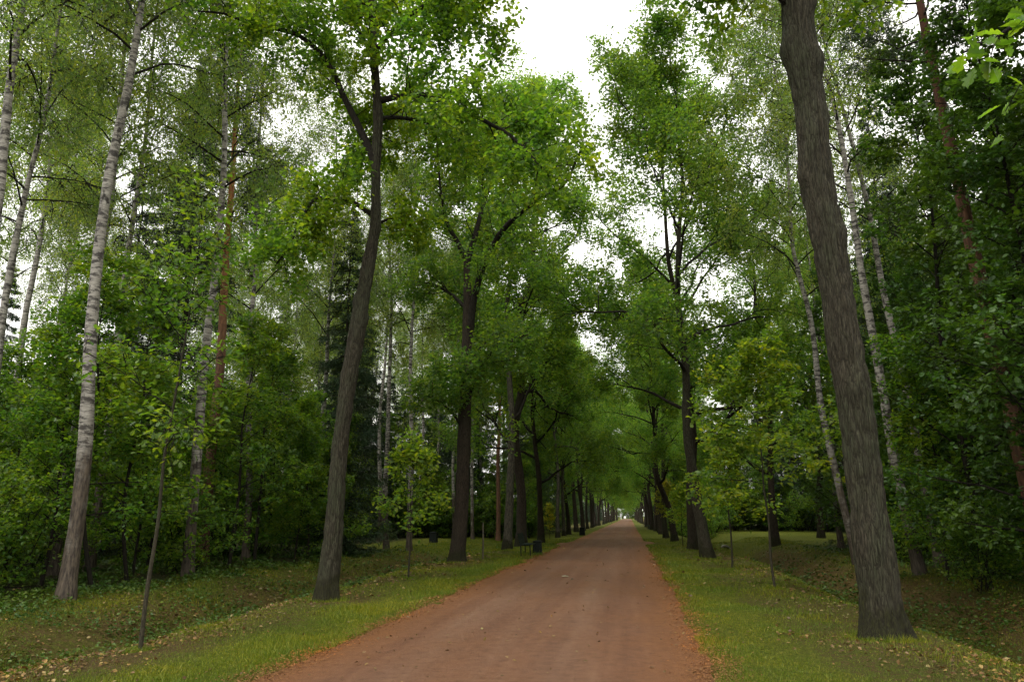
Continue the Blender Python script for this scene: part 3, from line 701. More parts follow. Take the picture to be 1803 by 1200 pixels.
# the big oak at the right edge: bare furrowed trunk, crown above the picture
o = (3.47, 12.2, tz(3.47, 12.2))
tr = [(3.49,12.2,-.25),(3.48,12.2,.1),(3.47,12.2,.54),(3.42,12.2,1.71),(3.40,12.2,2.95),(3.31,12.2,4.25),(3.27,12.2,5.15),(3.19,12.2,6.08),(3.13,12.2,7.05),(3.13,12.2,8.05),(3.06,12.2,9.09),(3.05,12.2,10.16),(3.05,12.2,11.6),(2.9,12.3,13.5),(2.95,12.4,16.0),(2.9,12.4,18.5)]
rad = [.36,.33,.30,.262,.262,.262,.25,.255,.265,.25,.275,.25,.23,.18,.11,.03]
tm = bark_trunk('trunk', A_(tr) - A_(o), rad, M['oak_bark'], 128, 330, 13, .026, .20, .2, .045,
                [(5.6,9.0,.08,.22),(0.2,9.0,.05,.2),(3.3,9.3,.07,.22),(5.9,10.1,.09,.2),(0.3,8.0,.05,.2),(3.0,7.0,.05,.25),(5.9,6.0,.05,.2),(5.0,3.6,.045,.22)], lumpy=.07)
limbs = [
 ([(3.05,12.2,9.9),(2.5,12.0,10.35),(1.9,11.9,10.5),(1.3,11.9,10.35)], .05, 13, .9),
 ([(3.1,12.2,10.0),(3.5,12.5,10.5),(3.9,12.8,10.7),(4.5,13.2,10.7)], .05, 10, .8),
]
rg = np.random.default_rng(77); az = 0.6
for i in range(12):
    az += 2.4; z0 = 11.4 + i * .5; L = 4.6 - i * .2; el = R(15 + 4 * i)
    px = np.interp(z0, [q[2] for q in tr], [q[0] for q in tr])
    limbs.append((walk(rg, (px, 12.25, z0), [math.cos(az) * math.cos(el), math.sin(az) * math.cos(el), math.sin(el)], L, 6, .1, .03), .11, 10, 1.7))
kw = dict(t0=.15, ntw=9, Ltw=.55, nleaf=12, ls=.13, tmpl=LEAF2, rise=.12)
custom_oak('oak_tree', 'big oak trunk with furrowed grey bark and a dark damp foot, right foreground', tm, limbs, kw, 23, origin=o)

# ------------------------------------------------------------------ models shared by the copies
OAK = [oak_model(101, 22, 5.0, 6.2, 15, .235, barkm='oak_bark'), oak_model(102, 20, 3.8, 6.4, 14, .23), oak_model(103, 24, 4.8, 6.4, 16, .265)]
LIME = [oak_model(104, 22, 5.0, 5.0, 15, .19, .14, barkm='lime_bark')]
BIRCH = [birch_model(201, 26, 11.5, .165), birch_model(202, 25, 10, .15), birch_model(203, 23, 8.5, .13)]
SPRUCE = [spruce_model(301, 20), spruce_model(302, 16, .4, 2.6, .14)]
PINE = [pine_model(401)]
shaded_trunk = PINE[0][0][1].copy(); shaded_trunk.materials[0] = M['pine_bark_shaded']; SHADEPINE = [('trunk', shaded_trunk, None), PINE[0][1]]
YOUNG = [young_model(501), young_model(502, 6.2, .7, .045, 24, 1.9), young_model(503, 8.0, 1.6, .06, 26, 2.2)]
TALLY = [young_model(511, 14, 1.2, .09, 54, 2.8, .12, 'dark_maple_leaf', 8), young_model(512, 11, .6, .07, 44, 2.7, .12, 'dark_maple_leaf', 8)]
BUSH = [bush_model(601), bush_model(602, 1.7, 8, .07)]

# ------------------------------------------------------------------ rows along the road
def T(model, name, label, x, y, rz=0, sc=1, lean=(0, 0), group=None): return put(model, name, label, 'tree', x, y, rz, sc, lean, group)
T(OAK[0], 'oak_tree', 'straight dark-footed oak nearest of the right row beyond the two saplings', 3.08, 33.4, .4, 1.1, (-.06, 0))
T(OAK[2], 'oak_tree', 'oak with a wide leaning trunk just behind the straight one in the right row', 3.11, 41.0, 2.0, 1.12, (-.06, 0))
T(OAK[1], 'oak_tree', 'third distant oak trunk of the right row, left of the leaning one', 2.9, 54.3, 4.0, 1.0, (-.03, 0))
T(OAK[0], 'oak_tree', 'oak behind the yellowish sapling in the right row', 2.75, 63.0, 1.2, .95, (-.02, 0))
T(LIME[0], 'oak_tree', 'slim straight trunk standing just left of the bench', -5.87, 38.4, 1.0, 1.22, (.02, 0))
T(OAK[2], 'oak_tree', 'oak with rising branches directly behind the bench', -5.96, 44.1, 4.7, 1.2, (.035, 0))
T(OAK[1], 'oak_tree', 'dark oak trunk first beyond the bench in the left row', -5.72, 51.9, 5.2, 1.0, (0, 0))
T(LIME[0], 'lime_tree', 'pale slender trunk, left one of the two pale trunks beyond the bench', -5.62, 62.9, 2.2, .95)
T(LIME[0], 'lime_tree', 'pale slender trunk, right one of the two pale trunks beyond the bench', -5.57, 68.4, 4.4, .9)
rng = np.random.default_rng(9)
y = 75.0
while y < 385:
    for sx, g in ((-5.6, 'left'), (2.75, 'right')):
        m = OAK[rng.integers(0, 3)]
        T(m, 'oak_tree', f'oak in the far, closely packed part of the {g} avenue row', sx + rng.normal(0, .15), y + rng.normal(0, .6), rng.random() * 6.28, rng.uniform(.8, 1.0), (rng.normal(0, .015), 0), f'far oaks of the {g} avenue row')
    y += 8.5 if y < 150 else 12

# ------------------------------------------------------------------ named trunks of the woods
T(BIRCH[0], 'birch_tree', 'white birch on the left bank with a black collar at its foot', -10.99, 14.6, .3, 1.0, (.02, 0))
T(BIRCH[1], 'birch_tree', 'thick birch with a reddish-brown furrowed foot, second along the left bank', -11.89, 20.5, 2.3, 1.1, (-.01, 0))
T(PINE[0], 'pine_tree', 'orange-barked pine just behind the thick birch on the left', -14.6, 26.0, 1.0, 1.05, (.005, 0))
T(BIRCH[2], 'birch_tree', 'slim birch with a dark lower trunk, third along the left bank', -14.2, 28.4, 4.0, 1.15, (-.02, 0))
T(BIRCH[2], 'birch_tree', 'slender pale birch just left of the bent oak', -14.12, 34.2, 1.0, 1.1)
T(BIRCH[1], 'birch_tree', 'grey birch rising from the glade edge behind the small left sapling', -10.54, 37.7, 5.0, 1.0, (-.012, 0))
T(BIRCH[0], 'birch_tree', 'birch with a broad spreading foot at the glade, right of the bent oak', -12.2, 39.4, 2.0, .95, (-.01, 0))
T(BIRCH[2], 'birch_tree', 'thin pale birch seen left of the forked oak', -10.1, 47.0, .5, .9)
T(BIRCH[1], 'birch_tree', 'thin white birch seen just right of the forked oak foot', -10.95, 55.5, 1.9, .9, (-.02, 0))
T(PINE[0], 'pine_tree', 'thin distant pine trunk between the forked oak and the bench', -9.3, 56.5, 3.9, .85)
T(BIRCH[0], 'birch_tree', 'birch trunk cut by the top left corner of the picture', -13.0, 13.0, 4.4, .92, (.03, 0))
T(BIRCH[1], 'birch_tree', 'white birch leaning right at the left edge of the picture', -14.7, 16.0, 5.5, .85, (.035, 0))
T(SPRUCE[0], 'spruce_tree', 'dark spruce with drooping boughs right behind the bent oak', -12.6, 33.5, 0, .8)
T(BIRCH[0], 'birch_tree', 'white birch directly behind the big right oak, nearer of two', 7.95, 24.0, 1.1, 1.0, (-.065, 0))
T(BIRCH[1], 'birch_tree', 'white birch right of the other one behind the big oak, leaning left', 9.2, 26.0, 3.4, 1.05, (-.11, 0))
T(YOUNG[1], 'young_maple', 'young leafy tree hiding the feet of the two white birches on the right', 7.9, 21.9, 1.0, .95)
put(BUSH[0], 'bush', 'leafy bush on the right ditch bank behind the big oak', 'bush', 7.7, 19.4, .3, .9)
T(BIRCH[2], 'birch_tree', 'slim birch showing left of the big right oak trunk', 7.9, 30.0, 5.2, 1.15, (-.085, 0))
T(SHADEPINE, 'pine_tree', 'reddish pine trunk rising from the dark wood on the right', 8.55, 18.2, 2.2, 1.0, (-.075, 0))

T(OAK[1], 'broad_tree', 'broad leafy tree at the right of the glade between the saplings and the slim birch', 7.9, 46.0, 1.7, 1.05, (-.04, 0))
T(BIRCH[0], 'birch_tree', 'birch with airy foliage right behind the slim birch left of the big oak', 9.6, 39.0, 2.7, .9, (-.03, 0))
T(OAK[2], 'broad_tree', 'taller leafy tree further back at the right side of the glade', 13.5, 60.0, .7, 1.0)

# ------------------------------------------------------------------ saplings of the rows
SAP = [young_model(701, 5.8, 2.5, .031, 12, 1.5, .095, 'maple_leaf', 5, 5, 5, OAKLEAF, .35, barkm='sap_bark', wob=.25, el=(15, 45)),
       young_model(702, 5.4, 2.3, .034, 17, 2.2, .115, 'sap_leaf', 8, 7, 6, LEAF4, .75, barkm='sap_bark', wob=.25, el=(5, 35)),
       young_model(703, 3.4, 1.3, .03, 12, 1.0, .12, 'sap_leaf', 5, 5, 5, LEAF4, .5, barkm='sap_bark', wob=.25, el=(10, 40)),
       young_model(704, 4.0, 1.4, .03, 13, 1.0, .13, 'yellow_leaf', 5, 5, 5, LEAF4, .5, barkm='sap_bark', wob=.25, el=(10, 40))]
s1 = T(SAP[0], 'sapling', 'young oak sapling with lobed leaves, nearest tree on the left verge', -6.18, 9.71, .8, 1.0, (.055, 0))
T(SAP[1], 'sapling', 'young oak sapling with flat tiers of leaves left of the big right oak', 3.25, 19.4, .3, 1.0, (-.02, 0))
T(SAP[2], 'sapling', 'smaller sapling behind the tiered one on the right verge', 3.18, 26.5, 2.3, 1.2, (-.02, 0))
T(SAP[2], 'sapling', 'small bushy sapling on the left verge behind the bent oak', -5.99, 21.4, 1.3, 1.05)
T(SAP[3], 'sapling', 'yellow-leaved sapling among the far right trunks', 2.55, 59.0, 0, 1.0)
T(SAP[2], 'sapling', 'thin sapling stem between the leaning oak and its neighbour on the right', 2.87, 45.4, 4.3, .9)
T(SAP[3], 'sapling', 'tiny yellowish sapling before the two pale trunks on the left', -5.65, 57.0, 2.0, .6)

# ------------------------------------------------------------------ woods: copies spread over the forest floor
rng = np.random.default_rng(31)
for tx_, ty_, k_ in ((8.6, 15.2, 0), (7.9, 16.4, 0), (10.2, 18.4, 1), (8.3, 21.0, 0), (8.9, 13.2, 1)):
    T(TALLY[k_], 'young_lime', 'tall dark-leaved young tree in the undergrowth of the right wood', tx_, ty_, ty_, 1.0, (-.02, 0), 'undergrowth trees of the right wood')
used = [(7.9,46),(9.6,39),(13.5,60),(8.6,15.2),(7.9,16.4),(10.2,18.4),(8.3,21),(8.9,13.2),(-10.99,14.6),(-11.89,20.5),(-14.6,26),(-14.2,28.4),(-14.1,34.2),(-12.6,33.5),(7.95,24),(9.2,26),(7.9,30),(8.55,18.2),(-12.85,13),(-14.7,16)]
def free(x, y, d):
    return all((x - a) ** 2 + (y - b) ** 2 > d * d for a, b in used)
def inview(x, y, m=3.0): return -.93 * y - m < x < .50 * y + m
def scatter(n, xr, yr, d, fn, cond=lambda x, y: True):
    c = 0
    for _ in range(n * 30):
        if c >= n: break
        x = rng.uniform(*xr); y = rng.uniform(*yr)
        if inview(x, y) and free(x, y, d) and cond(x, y):
            used.append((x, y)); fn(x, y, rng.random() * 6.28, rng.uniform(.85, 1.15)); c += 1
pick = lambda L: L[rng.integers(0, len(L))]
left_ok = lambda x, y: x < -11.2 - max(0, (y - 30)) * .0 and not (x > -16 and 36 < y < 57)
# left wood
scatter(30, (-46, -12), (16, 70), 2.4, lambda x, y, r, s: T(pick(BIRCH), 'birch_tree', 'birch standing deeper in the left wood behind the front trunks', x, y, r, s, (rng.normal(0, .02), 0), 'birches deeper in the left wood'), left_ok)
scatter(9, (-50, -17), (18, 62), 2.6, lambda x, y, r, s: T(pick(SPRUCE), 'spruce_tree', 'dark spruce standing inside the left wood', x, y, r, s, (0, 0), 'spruces inside the left wood'), left_ok)
scatter(8, (-34, -9), (58, 80), 2.4, lambda x, y, r, s: T(pick(SPRUCE), 'spruce_tree', 'dark spruce closing the back of the left glade', x, y, r, s * .8, (0, 0), 'spruces behind the left glade'), lambda x, y: x < -9)
scatter(10, (-40, -9), (64, 100), 3.5, lambda x, y, r, s: T(pick(BIRCH), 'birch_tree', 'birch rising behind the left glade', x, y, r, s, (0, 0), 'birches behind the left glade'))
scatter(52, (-27, -11.6), (11, 36), 1.5, lambda x, y, r, s: T(pick(YOUNG), 'young_maple', 'young broad-leaved tree in the undergrowth of the left wood', x, y, r, s * .9, (rng.normal(0, .03), 0), 'undergrowth trees of the left wood'), lambda x, y: left_ok(x, y) and x < -12.0)
scatter(16, (-34, -15), (36, 62), 2.2, lambda x, y, r, s: T(pick(YOUNG), 'young_maple', 'young broad-leaved tree at the back of the left glade', x, y, r, s, (0, 0), 'undergrowth at the back of the left glade'), left_ok)
scatter(18, (-22, -11.6), (12, 40), 1.2, lambda x, y, r, s: put(pick(BUSH), 'bush', 'low leafy bush at the edge of the left wood', 'bush', x, y, r, s, (0, 0), 'bushes at the edge of the left wood'), left_ok)
# right wood
right_ok = lambda x, y: x > 8.8 and (y < 38 or x > 18.5 or y > 86)
scatter(18, (8.8, 20), (12, 36), 1.9, lambda x, y, r, s: T(pick(TALLY), 'young_lime', 'tall dark-leaved young tree in the undergrowth of the right wood', x, y, r, s, (rng.normal(0, .03), 0), 'undergrowth trees of the right wood'), right_ok)
scatter(12, (9.5, 20), (16, 40), 1.5, lambda x, y, r, s: T(pick(YOUNG), 'young_maple', 'bright young broad-leaved tree in the right wood', x, y, r, s, (0, 0), 'bright young trees of the right wood'), right_ok)
scatter(8, (12, 26), (24, 50), 2.4, lambda x, y, r, s: T(pick(SPRUCE), 'spruce_tree', 'dark spruce standing inside the right wood', x, y, r, s, (0, 0), 'spruces inside the right wood'), right_ok)
scatter(6, (12, 30), (26, 60), 3, lambda x, y, r, s: T(pick(BIRCH), 'birch_tree', 'birch standing deeper in the right wood', x, y, r, s, (0, 0), 'birches deeper in the right wood'), right_ok)
scatter(14, (5.5, 44), (86, 110), 3, lambda x, y, r, s: T(pick(SPRUCE), 'spruce_tree', 'dark spruce closing the back of the right glade', x, y, r, s, (0, 0), 'spruces behind the right glade'), lambda x, y: x > 5.5)
scatter(10, (5.5, 40), (84, 120), 3, lambda x, y, r, s: T(pick(BIRCH), 'birch_tree', 'birch rising behind the right glade', x, y, r, s, (0, 0), 'birches behind the right glade'), lambda x, y: x > 5.5)
scatter(10, (6, 40), (80, 90), 2, lambda x, y, r, s: T(pick(YOUNG), 'young_maple', 'young broad-leaved tree along the back of the right glade', x, y, r, s, (0, 0), 'undergrowth behind the right glade'), lambda x, y: x > 5.5)
scatter(10, (8.8, 14), (12, 34), 1.2, lambda x, y, r, s: put(pick(BUSH), 'bush', 'low leafy bush at the foot of the right wood', 'bush', x, y, r, s * .8, (0, 0), 'bushes at the foot of the right wood'), lambda x, y: x > 8.8)
for x in np.arange(-36, -8, 2.3):
    put(YOUNG[int(-x) % 3], 'young_maple', 'low leafy young tree in the hedge-like edge behind the left glade', 'tree', x, 59 + rng.uniform(0, 5), x, rng.uniform(.7, .95), (0, 0), 'leafy edge behind the left glade')
for x in np.arange(5.8, 48, 2.6):
    put(YOUNG[int(x) % 3], 'young_maple', 'low leafy young tree in the hedge-like edge behind the right glade', 'tree', x, 84 + rng.uniform(0, 6), x, rng.uniform(.8, 1.1), (0, 0), 'leafy edge behind the right glade')
for x in np.arange(-40, -7.6, 1.6):
    put(BUSH[int(-x * 2) % 2], 'bush', 'broad bush in the low thicket behind the left glade', 'bush', x, 60.5 + rng.uniform(-1.5, 4), x, rng.uniform(1.5, 2.1), (0, 0), 'low thicket behind the left glade')
for x in np.arange(5.6, 52, 1.7):
    put(BUSH[int(x * 2) % 2], 'bush', 'broad bush in the low thicket behind the right glade', 'bush', x, 86 + rng.uniform(-2, 5), x, rng.uniform(1.6, 2.4), (0, 0), 'low thicket behind the right glade')
for x in np.arange(-50, -7.8, 2.5):
    put(SPRUCE[int(-x) % 2], 'spruce_tree', 'spruce in the last dark rank behind the left glade', 'tree', x, 76 + rng.uniform(0, 9), x, rng.uniform(.9, 1.2), (0, 0), 'last dark rank behind the left glade')
for x in np.arange(6, 62, 2.8):
    put(SPRUCE[int(x) % 2], 'spruce_tree', 'spruce in the last dark rank behind the right glade', 'tree', x, 101 + rng.uniform(0, 10), x, rng.uniform(1.0, 1.3), (0, 0), 'last dark rank behind the right glade')
for sgn in (-1, 1):
    for y in np.arange(72, 130, 4.5):
        put(BUSH[0], 'bush', 'leafy bush along the wood edge behind the far avenue trunks', 'bush', -1.45 + sgn * rng.uniform(7.5, 9.5), y, y, rng.uniform(1.2, 1.7), (0, 0), 'bushes behind the far avenue trunks')
for x in np.arange(-44, -8, 2.6):
    put(TALLY[int(-x) % 2], 'young_lime', 'tall leafy tree of the dense wood behind the left glade', 'tree', x, 67 + rng.uniform(0, 6), x, rng.uniform(.8, 1.0), (0, 0), 'dense wood behind the left glade')
for x in np.arange(5.5, 54, 2.7):
    put(TALLY[int(x) % 2], 'young_lime', 'tall leafy tree of the dense wood behind the right glade', 'tree', x, 92 + rng.uniform(0, 7), x, rng.uniform(.85, 1.1), (0, 0), 'dense wood behind the right glade')
scatter(9, (12, 30), (46, 84), 3, lambda x, y, r, s: T(pick(OAK), 'broad_tree', 'broad leafy tree along the far side of the right glade', x, y, r, s, (0, 0), 'broad trees round the right glade'), lambda x, y: x > max(11, 20 - (y - 46) * .15))
scatter(12, (9.5, 26), (36, 84), 2.5, lambda x, y, r, s: T(pick(SPRUCE), 'spruce_tree', 'tall dark spruce along the far side of the right glade', x, y, r, s * 1.15, (0, 0), 'tall spruces round the right glade'), lambda x, y: x > (19 if y > 46 else 13))
for sgn in (-1, 1):
    for y in np.arange(66 if sgn < 0 else 96, 128, 5.0):
        put(TALLY[int(y) % 2], 'young_lime', 'leafy tree filling the gap between the far avenue trunks and the wood', 'tree', -1.45 + sgn * rng.uniform(6.8, 8.6), y, y, rng.uniform(.75, .95), (0, 0), 'leafy trees beside the far avenue rows')
# second rank behind the far rows, and the trees closing the end of the avenue
for sgn in (-1, 1):
    g = 'left' if sgn < 0 else 'right'
    for y in np.arange(96 if sgn < 0 else 118, 330, 9.0):
        x = -1.45 + sgn * rng.uniform(9.5, 12); T(pick(SPRUCE + BIRCH[:2]), 'forest_tree', f'tree in the wood edge behind the far {g} avenue row', x, y, rng.random() * 6, rng.uniform(.8, 1.0), (0, 0), f'wood edge behind the far {g} row')
for i, x in enumerate(np.linspace(-26, 22, 13)):
    T(pick(YOUNG), 'oak_tree', 'tree closing the view at the far end of the avenue', x + rng.normal(0, 1), 476 + rng.normal(0, 5), i, 2.6, (0, 0), 'trees closing the end of the avenue')

for i, x in enumerate(np.linspace(-9, 7, 7)):
    put(BUSH[i % 2], 'bush', 'bush closing the foot of the view at the far end of the avenue', 'bush', x, 466 + rng.normal(0, 2), i, 3.0, (0, 0), 'bushes closing the end of the avenue')

# ------------------------------------------------------------------ oak beside the camera, one leafy branch reaching into the picture
e = bpy.data.objects.new('oak_tree', None); COL.objects.link(e); e.location = (3.7, 1.2, tz(3.7, 1.2))
tag(e, 'oak at the roadside whose close lobed leaves hang into the top right corner', 'tree')
obj('trunk', OAK[0][0][1], e)
top = young_model(801, 16, 9.5, .1, 22, 3.6, .13, 'oak_leaf', 7, 6, 6, LEAF4, .2, el=(20, 50))
c = obj('crown', top[1][1], e); c['kind'] = 'stuff'
o = A_(e.location)
bp = A_([(3.62,1.3,4.75),(3.2,2.2,4.72),(2.8,3.1,4.6),(2.45,3.8,4.42),(2.15,4.15,4.26),(1.92,4.2,4.17)])
me, PP, rr = limb_mesh(bp - o, np.linspace(.045, .006, 6), M['twig_bark'], 8, 5); obj('limb', me, e)
lm = MB(); T0, fc = OAKLEAF; lm.leaves(np.zeros((1, 3)), A_([[0, 1., 0]]), A_([[0, 0, 1.]]), [1.0], OAKLEAF, 0); leafme = lm.mesh('leaf', [M['oak_leaf']])
def leaf_obj(parent, me, p, d, nrm, s):
    d = unit(A_(d)); sd = unit(np.cross(d, nrm)); n2 = np.cross(sd, d)
    q = obj('leaf', me, parent); q.matrix_local = Matrix(((sd[0]*s, d[0]*s, n2[0]*s, p[0]), (sd[1]*s, d[1]*s, n2[1]*s, p[1]), (sd[2]*s, d[2]*s, n2[2]*s, p[2]), (0, 0, 0, 1)))
rng = np.random.default_rng(55)
for (a, b, cz, nlf) in ((1.86, 4.1, 4.12, 9), (1.96, 4.05, 3.98, 6), (2.06, 4.0, 4.12, 8), (2.10, 4.25, 3.80, 5), (2.2, 4.0, 4.2, 6)):
    for i in range(nlf):
        p = A_([a, b, cz]) + rng.normal(0, .05, 3) - o
        d = A_([rng.normal(-.3, .6), rng.normal(0, .5), rng.normal(-.35, .35)]); leaf_obj(e, leafme, p, d, UP + rng.normal(0, .4, 3), rng.uniform(.09, .14))
tw = MB(); cen = A_([(1.86,4.1,4.12),(1.96,4.05,3.98),(2.06,4.0,4.12),(2.10,4.25,3.80),(2.2,4.0,4.2)]) - o
near = A_([along(PP, A_([.97]))[0][0], along(PP, A_([.95]))[0][0], along(PP, A_([.85]))[0][0], along(PP, A_([.8]))[0][0], along(PP, A_([.75]))[0][0]])
for a, b in zip(near, cen):
    t_ = MB(); t_.tube(A_([a, (a + b) / 2 + A_([0, 0, .02]), b]), [.005, .004, .002], 5, 0); obj('twig', t_.mesh('twig', [M['twig_bark']], True), e)

# single leaves on the side of the nearest sapling that faces the road
smap = SAP[0][1][1]
sapleaf = lm.mesh('leaf', [M['maple_leaf']])
for i in range(110):
    z = rng.uniform(2.7, 5.2); a = rng.uniform(-2.6, .5); r = rng.uniform(.25, 1.25) * (1.15 - .13 * z)
    leaf_obj(s1, sapleaf, (r * math.cos(a), r * math.sin(a), z), (math.cos(a) + rng.normal(0, .5), math.sin(a) + rng.normal(0, .5), rng.normal(-.2, .3)), UP + rng.normal(0, .4, 3), rng.uniform(.075, .10))

# ------------------------------------------------------------------ bench, bins, stake, culvert, far end
def bench(x, y, label, group=None, z=None):
    e = bpy.data.objects.new('park_bench', None); COL.objects.link(e); e.location = (x, y, tz(x, y) if z is None else z); tag(e, label, 'bench', group)
    L = 1.6                                      # length along the road, seat faces +x
    for i in range(4):
        b = MB(); b.box((-.16 + i * .115, 0, .44), (.10, L, .035)); obj('seat_slat', b.mesh('seat_slat', [M['bench_paint']]), e)
    for i in range(4):
        t = i * .105; ang = R(14); ca, sa = math.cos(ang), math.sin(ang); rot = [[ca, 0, -sa], [0, 1, 0], [sa, 0, ca]]
        b = MB(); b.box((-.245 - t * .26, 0, .52 + t), (.03, L, .095), 0, rot); obj('back_slat', b.mesh('back_slat', [M['bench_paint']]), e)
    for yy in (-.72, .72):
        for lx, hx, top in ((-.20, -.22, .43), (.20, .17, .43)):
            b = MB(); b.tube([(lx, yy, -.04), (hx, yy, top)], [.026, .022], 8, 0); obj('leg', b.mesh('leg', [M['bench_iron']], True), e)
        b = MB(); b.tube([(-.21, yy, .40), (-.26, yy, .55), (-.37, yy, .93)], [.022, .02, .016], 8, 0); obj('back_post', b.mesh('back_post', [M['bench_iron']], True), e)
        b = MB(); b.box((-.01, yy, .405), (.42, .035, .03)); obj('seat_bearer', b.mesh('seat_bearer', [M['bench_iron']]), e)
    return e
bench(-4.36, 34.4, 'dark green slatted bench on the left verge facing the road')
bench(-4.3, 185, 'distant dark bench at the left road edge far down the avenue')
def bin_(x, y, label, s=1.0):
    e = bpy.data.objects.new('litter_bin', None); COL.objects.link(e); e.location = (x, y, tz(x, y)); e.scale = (s, s, s); tag(e, label, 'litter bin')
    b = MB(); b.box((0, 0, .31), (.46, .46, .58), 0, None, .84); obj('bin_body', b.mesh('bin_body', [M['bin_metal']]), e)
    b = MB(); b.box((0, 0, .62), (.44, .44, .04), 0); b.box((0, 0, .655), (.36, .36, .03), 0, None, .7); obj('lid', b.mesh('lid', [M['bin_metal']]), e)
    for sx in (-1, 1):
        for sy in (-1, 1):
            b = MB(); b.box((sx * .18, sy * .18, 0), (.05, .05, .08)); obj('foot', b.mesh('foot', [M['bin_metal']]), e)
bin_(-4.12, 35.9, 'dark litter bin standing just behind the near bench', .9)
bin_(-4.15, 70.6, 'dark litter bin on the left road edge beyond the two pale trunks', 1.1)
bin_(-11.85, 47.8, 'small dark bin standing in the glade behind the forked oak', 1.0)

e = bpy.data.objects.new('wooden_stake', None); COL.objects.link(e); e.location = (-5.74, 31.2, tz(-5.74, 31.2)); tag(e, 'thin bare stake in the grass between the forked oak and the bench', 'stake')
b = MB(); b.tube([(0, 0, -.1), (.01, 0, .7), (0, 0, 1.34), (0, 0, 1.40)], [.035, .033, .031, .012], 8, 0); obj('post', b.mesh('post', [M['stake_wood']], True), e)
b = MB(); b.tube([(.008, 0, .98), (.008, 0, 1.03)], [.042, .042], 10, 0); obj('tie', b.mesh('tie', [M['dark_post']], True), e)

cx_, cy_ = 6.0 + .2 * math.sin(50.2 * .21 + 1) - .15, 50.0
e = bpy.data.objects.new('culvert', None); COL.objects.link(e); e.location = (cx_, cy_, -.38); tag(e, 'dark culvert pipe mouth in the right ditch behind the straight oak', 'culvert')
b = MB(); a = np.arange(20) / 20 * 2 * math.pi
def ring(r, y): return np.stack([np.cos(a) * r, np.full(20, y), np.sin(a) * r], -1)
V = np.concatenate([ring(.25, 0), ring(.33, 0), ring(.33, 3.5), ring(.25, 3.5)]); q = np.arange(20); w = (q + 1) % 20
b.add(V, np.concatenate([np.stack([q, w, 20 + w, 20 + q], -1), np.stack([20 + q, 20 + w, 40 + w, 40 + q], -1)])); obj('pipe', b.mesh('pipe', [M['concrete']]), e)
b = MB(); b.add(V, np.stack([w, q, 60 + q, 60 + w], -1)); b.add(ring(.25, 3.4), np.stack([np.zeros(18, int), np.arange(1, 19), np.arange(2, 20)], -1)); obj('bore', b.mesh('bore', [M['pipe_shade']]), e)

e = bpy.data.objects.new('white_post', None); COL.objects.link(e); e.location = (-4.7, 446, 0); tag(e, 'thin white post left of the road at the far end of the avenue', 'post')
b = MB(); b.tube([(0, 0, -.2), (0, 0, 3.0), (0, 0, 3.1)], [.11, .11, .03], 10, 0); obj('shaft', b.mesh('shaft', [M['white_paint']], True), e)
e = bpy.data.objects.new('dark_post', None); COL.objects.link(e); e.location = (-.6, 436, 0); tag(e, 'short dark post on the road at the far end of the avenue', 'post')
b = MB(); b.tube([(0, 0, -.2), (0, 0, 1.9), (0, 0, 2.0)], [.17, .15, .05], 10, 0); obj('shaft', b.mesh('shaft', [M['dark_post']], True), e)
e = bpy.data.objects.new('white_board', None); COL.objects.link(e); e.location = (-2.6, 448, 0); tag(e, 'small white round-topped board where the avenue ends', 'sign')
b = MB(); a = np.linspace(0, math.pi, 13); prof = np.concatenate([[[-.6, .5]], np.stack([-np.cos(a) * .6, 1.1 + np.sin(a) * .6], -1), [[.6, .5]]])
n = len(prof); V = np.concatenate([np.insert(prof, 1, -.03, axis=1), np.insert(prof, 1, .03, axis=1)]); q = np.arange(n); w = (q + 1) % n
b.add(V, np.stack([q, w, n + w, n + q], -1)); b.P.append((np.arange(n)[None], 0)); b.P.append((np.arange(n, 2 * n)[None, ::-1], 0)); obj('board', b.mesh('board', [M['white_paint']]), e)
for sx in (-.45, .45):
    b = MB(); b.box((sx, .06, .35), (.08, .06, 1.1)); obj('leg', b.mesh('leg', [M['white_paint']]), e)

# a pale fallen leaf on the gravel
fl = MB(); fl.leaves(A_([[0, 0, .02]]), A_([[1, .3, .05]]), A_([[.1, 0, 1]]), [.22], OAKLEAF, 0)
q = obj('fallen_leaf', fl.mesh('fallen_leaf', [plain('pale_leaf', (.5, .5, .36), .6)]), None, (-1.85, 21.6, tz(-1.85, 21.6) + .02)); tag(q, 'pale fallen leaf lying alone on the gravel road', 'leaf')
# dead branches lying about
def dead(x, y, L, rz, label):
    rg = np.random.default_rng(int(x * 100) & 255); p = walk(rg, (0, 0, .03), [1, .1, .04], L, 8, .12); p[:, 2] = np.clip(p[:, 2], .015, .3)
    b = MB(); b.tube(p, np.linspace(.035, .008, 8), 7, 0); q = obj('dead_branch', b.mesh('dead_branch', [M['dead_wood']], True), None, (x, y, tz(x, y) + .02)); q.rotation_euler = (0, 0, rz); tag(q, label, 'branch')
dead(-11.6, 13.6, 1.3, 2.2, 'fallen pale branch beside the foot of the white birch on the left bank')

